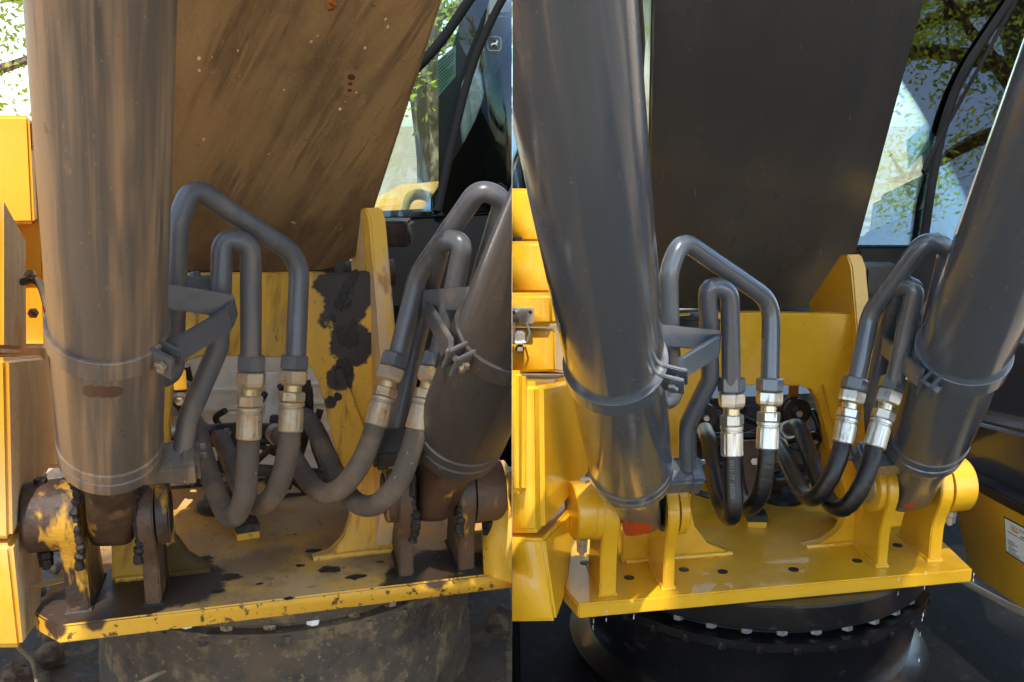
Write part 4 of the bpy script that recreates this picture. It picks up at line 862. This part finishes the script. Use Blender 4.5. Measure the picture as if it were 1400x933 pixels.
add_prism(bm, [c + Vector((-.035, 0, 0)), c + Vector((-.01, -.015, .006)), c + Vector((.03, -.006, .012)), c + Vector((.04, .01, .016)), c + Vector((.0, .014, .008))], Z * .0015)
mesh_obj('dry_leaf', bm, leafm, label='curled pale dry leaf on the plate beside the greasy lug', category='leaf')
# pale pole lying beyond the clean machine
a, b = P(1300, 786, 2.75), P(1470, 872, 2.2)
mesh_obj('pale_pole', tube([a, a.lerp(b, .5) - Z * .004, b], .0085, 12), surf('pale_wood', srgb(206, 186, 160), .7), label='long pale pole lying in the dark under the clean machine', category='pole')
# drips of wash water falling from the clean plate
wat = bpy.data.materials.new('water_drop'); wat.use_nodes = True; wb = wat.node_tree.nodes['Principled BSDF']
wb.inputs['Base Color'].default_value = (.95, .97, 1, 1); wb.inputs['Roughness'].default_value = .05; wb.inputs['Transmission Weight'].default_value = .7; wb.inputs['IOR'].default_value = 1.33
for k, (x, y0, y1, lab) in enumerate(((811, 842, 890, 'long'), (829, 840, 862, 'short'), (866, 836, 866, 'thin'), (1229, 795, 828, 'fine'), (1266, 790, 930, 'beaded'), (1331, 785, 798, 'tiny'))):
    bm = bmesh.new(); d_ = 1.99 if x < 900 else 2.12; n = max(2, (y1 - y0) // 22); rnd = random.Random(k)
    base = P(x, y0, d_); H = P(x, y1, d_).z - base.z
    for i in range(n):
        zz = base + Z * H * (i + rnd.uniform(-.49, .49)) / n + RT * rnd.uniform(-.0015, .0015); r = rnd.uniform(.0006, .0016)
        add_lathe(bm, zz, zz - Z, [(-.006, .0002), (-.002, r * .8), (0, r), (.003, r * .8), (.005, .0002)], 8)
    mesh_obj('water_drip', bm, wat, label='%s trail of falling water drops %s' % (lab, {811: 'at the left corner of the clean plate', 829: 'under the clean outer left lug', 866: 'under the clean left cylinder', 1229: 'under the clean right inner lug', 1266: 'under the clean right cylinder', 1331: 'at the right corner of the clean plate'}[x]), category='water drip', group='water drips under the clean machine')

# ================================================================ each machine is cut off at the line where the two stand against each other
def top(o):
    while o.parent: o = o.parent
    return o
for o in list(sc.objects):
    if o.type != 'MESH': continue
    t = top(o); sgn = -1 if (t is mL['root'] or o.name.startswith(('twig', 'soil'))) else 1 if (t is mR['root'] or o.name.startswith(('pale_pole', 'water'))) else 0
    if not sgn: continue
    me = o.data; xs = [v.co.x * sgn for v in me.vertices]
    if not xs or min(xs) >= .0006: continue
    if max(xs) <= .0008: bpy.data.objects.remove(o); continue
    bm = bmesh.new(); bm.from_mesh(me)
    r = bmesh.ops.bisect_plane(bm, geom=bm.verts[:] + bm.edges[:] + bm.faces[:], plane_co=(.0006 * sgn, 0, 0), plane_no=(-sgn, 0, 0), clear_outer=True)
    ed = [e for e in r['geom_cut'] if isinstance(e, bmesh.types.BMEdge) and e.is_boundary]
    if ed: bmesh.ops.holes_fill(bm, edges=ed, sides=0)
    bm.to_mesh(me); bm.free(); me.update()
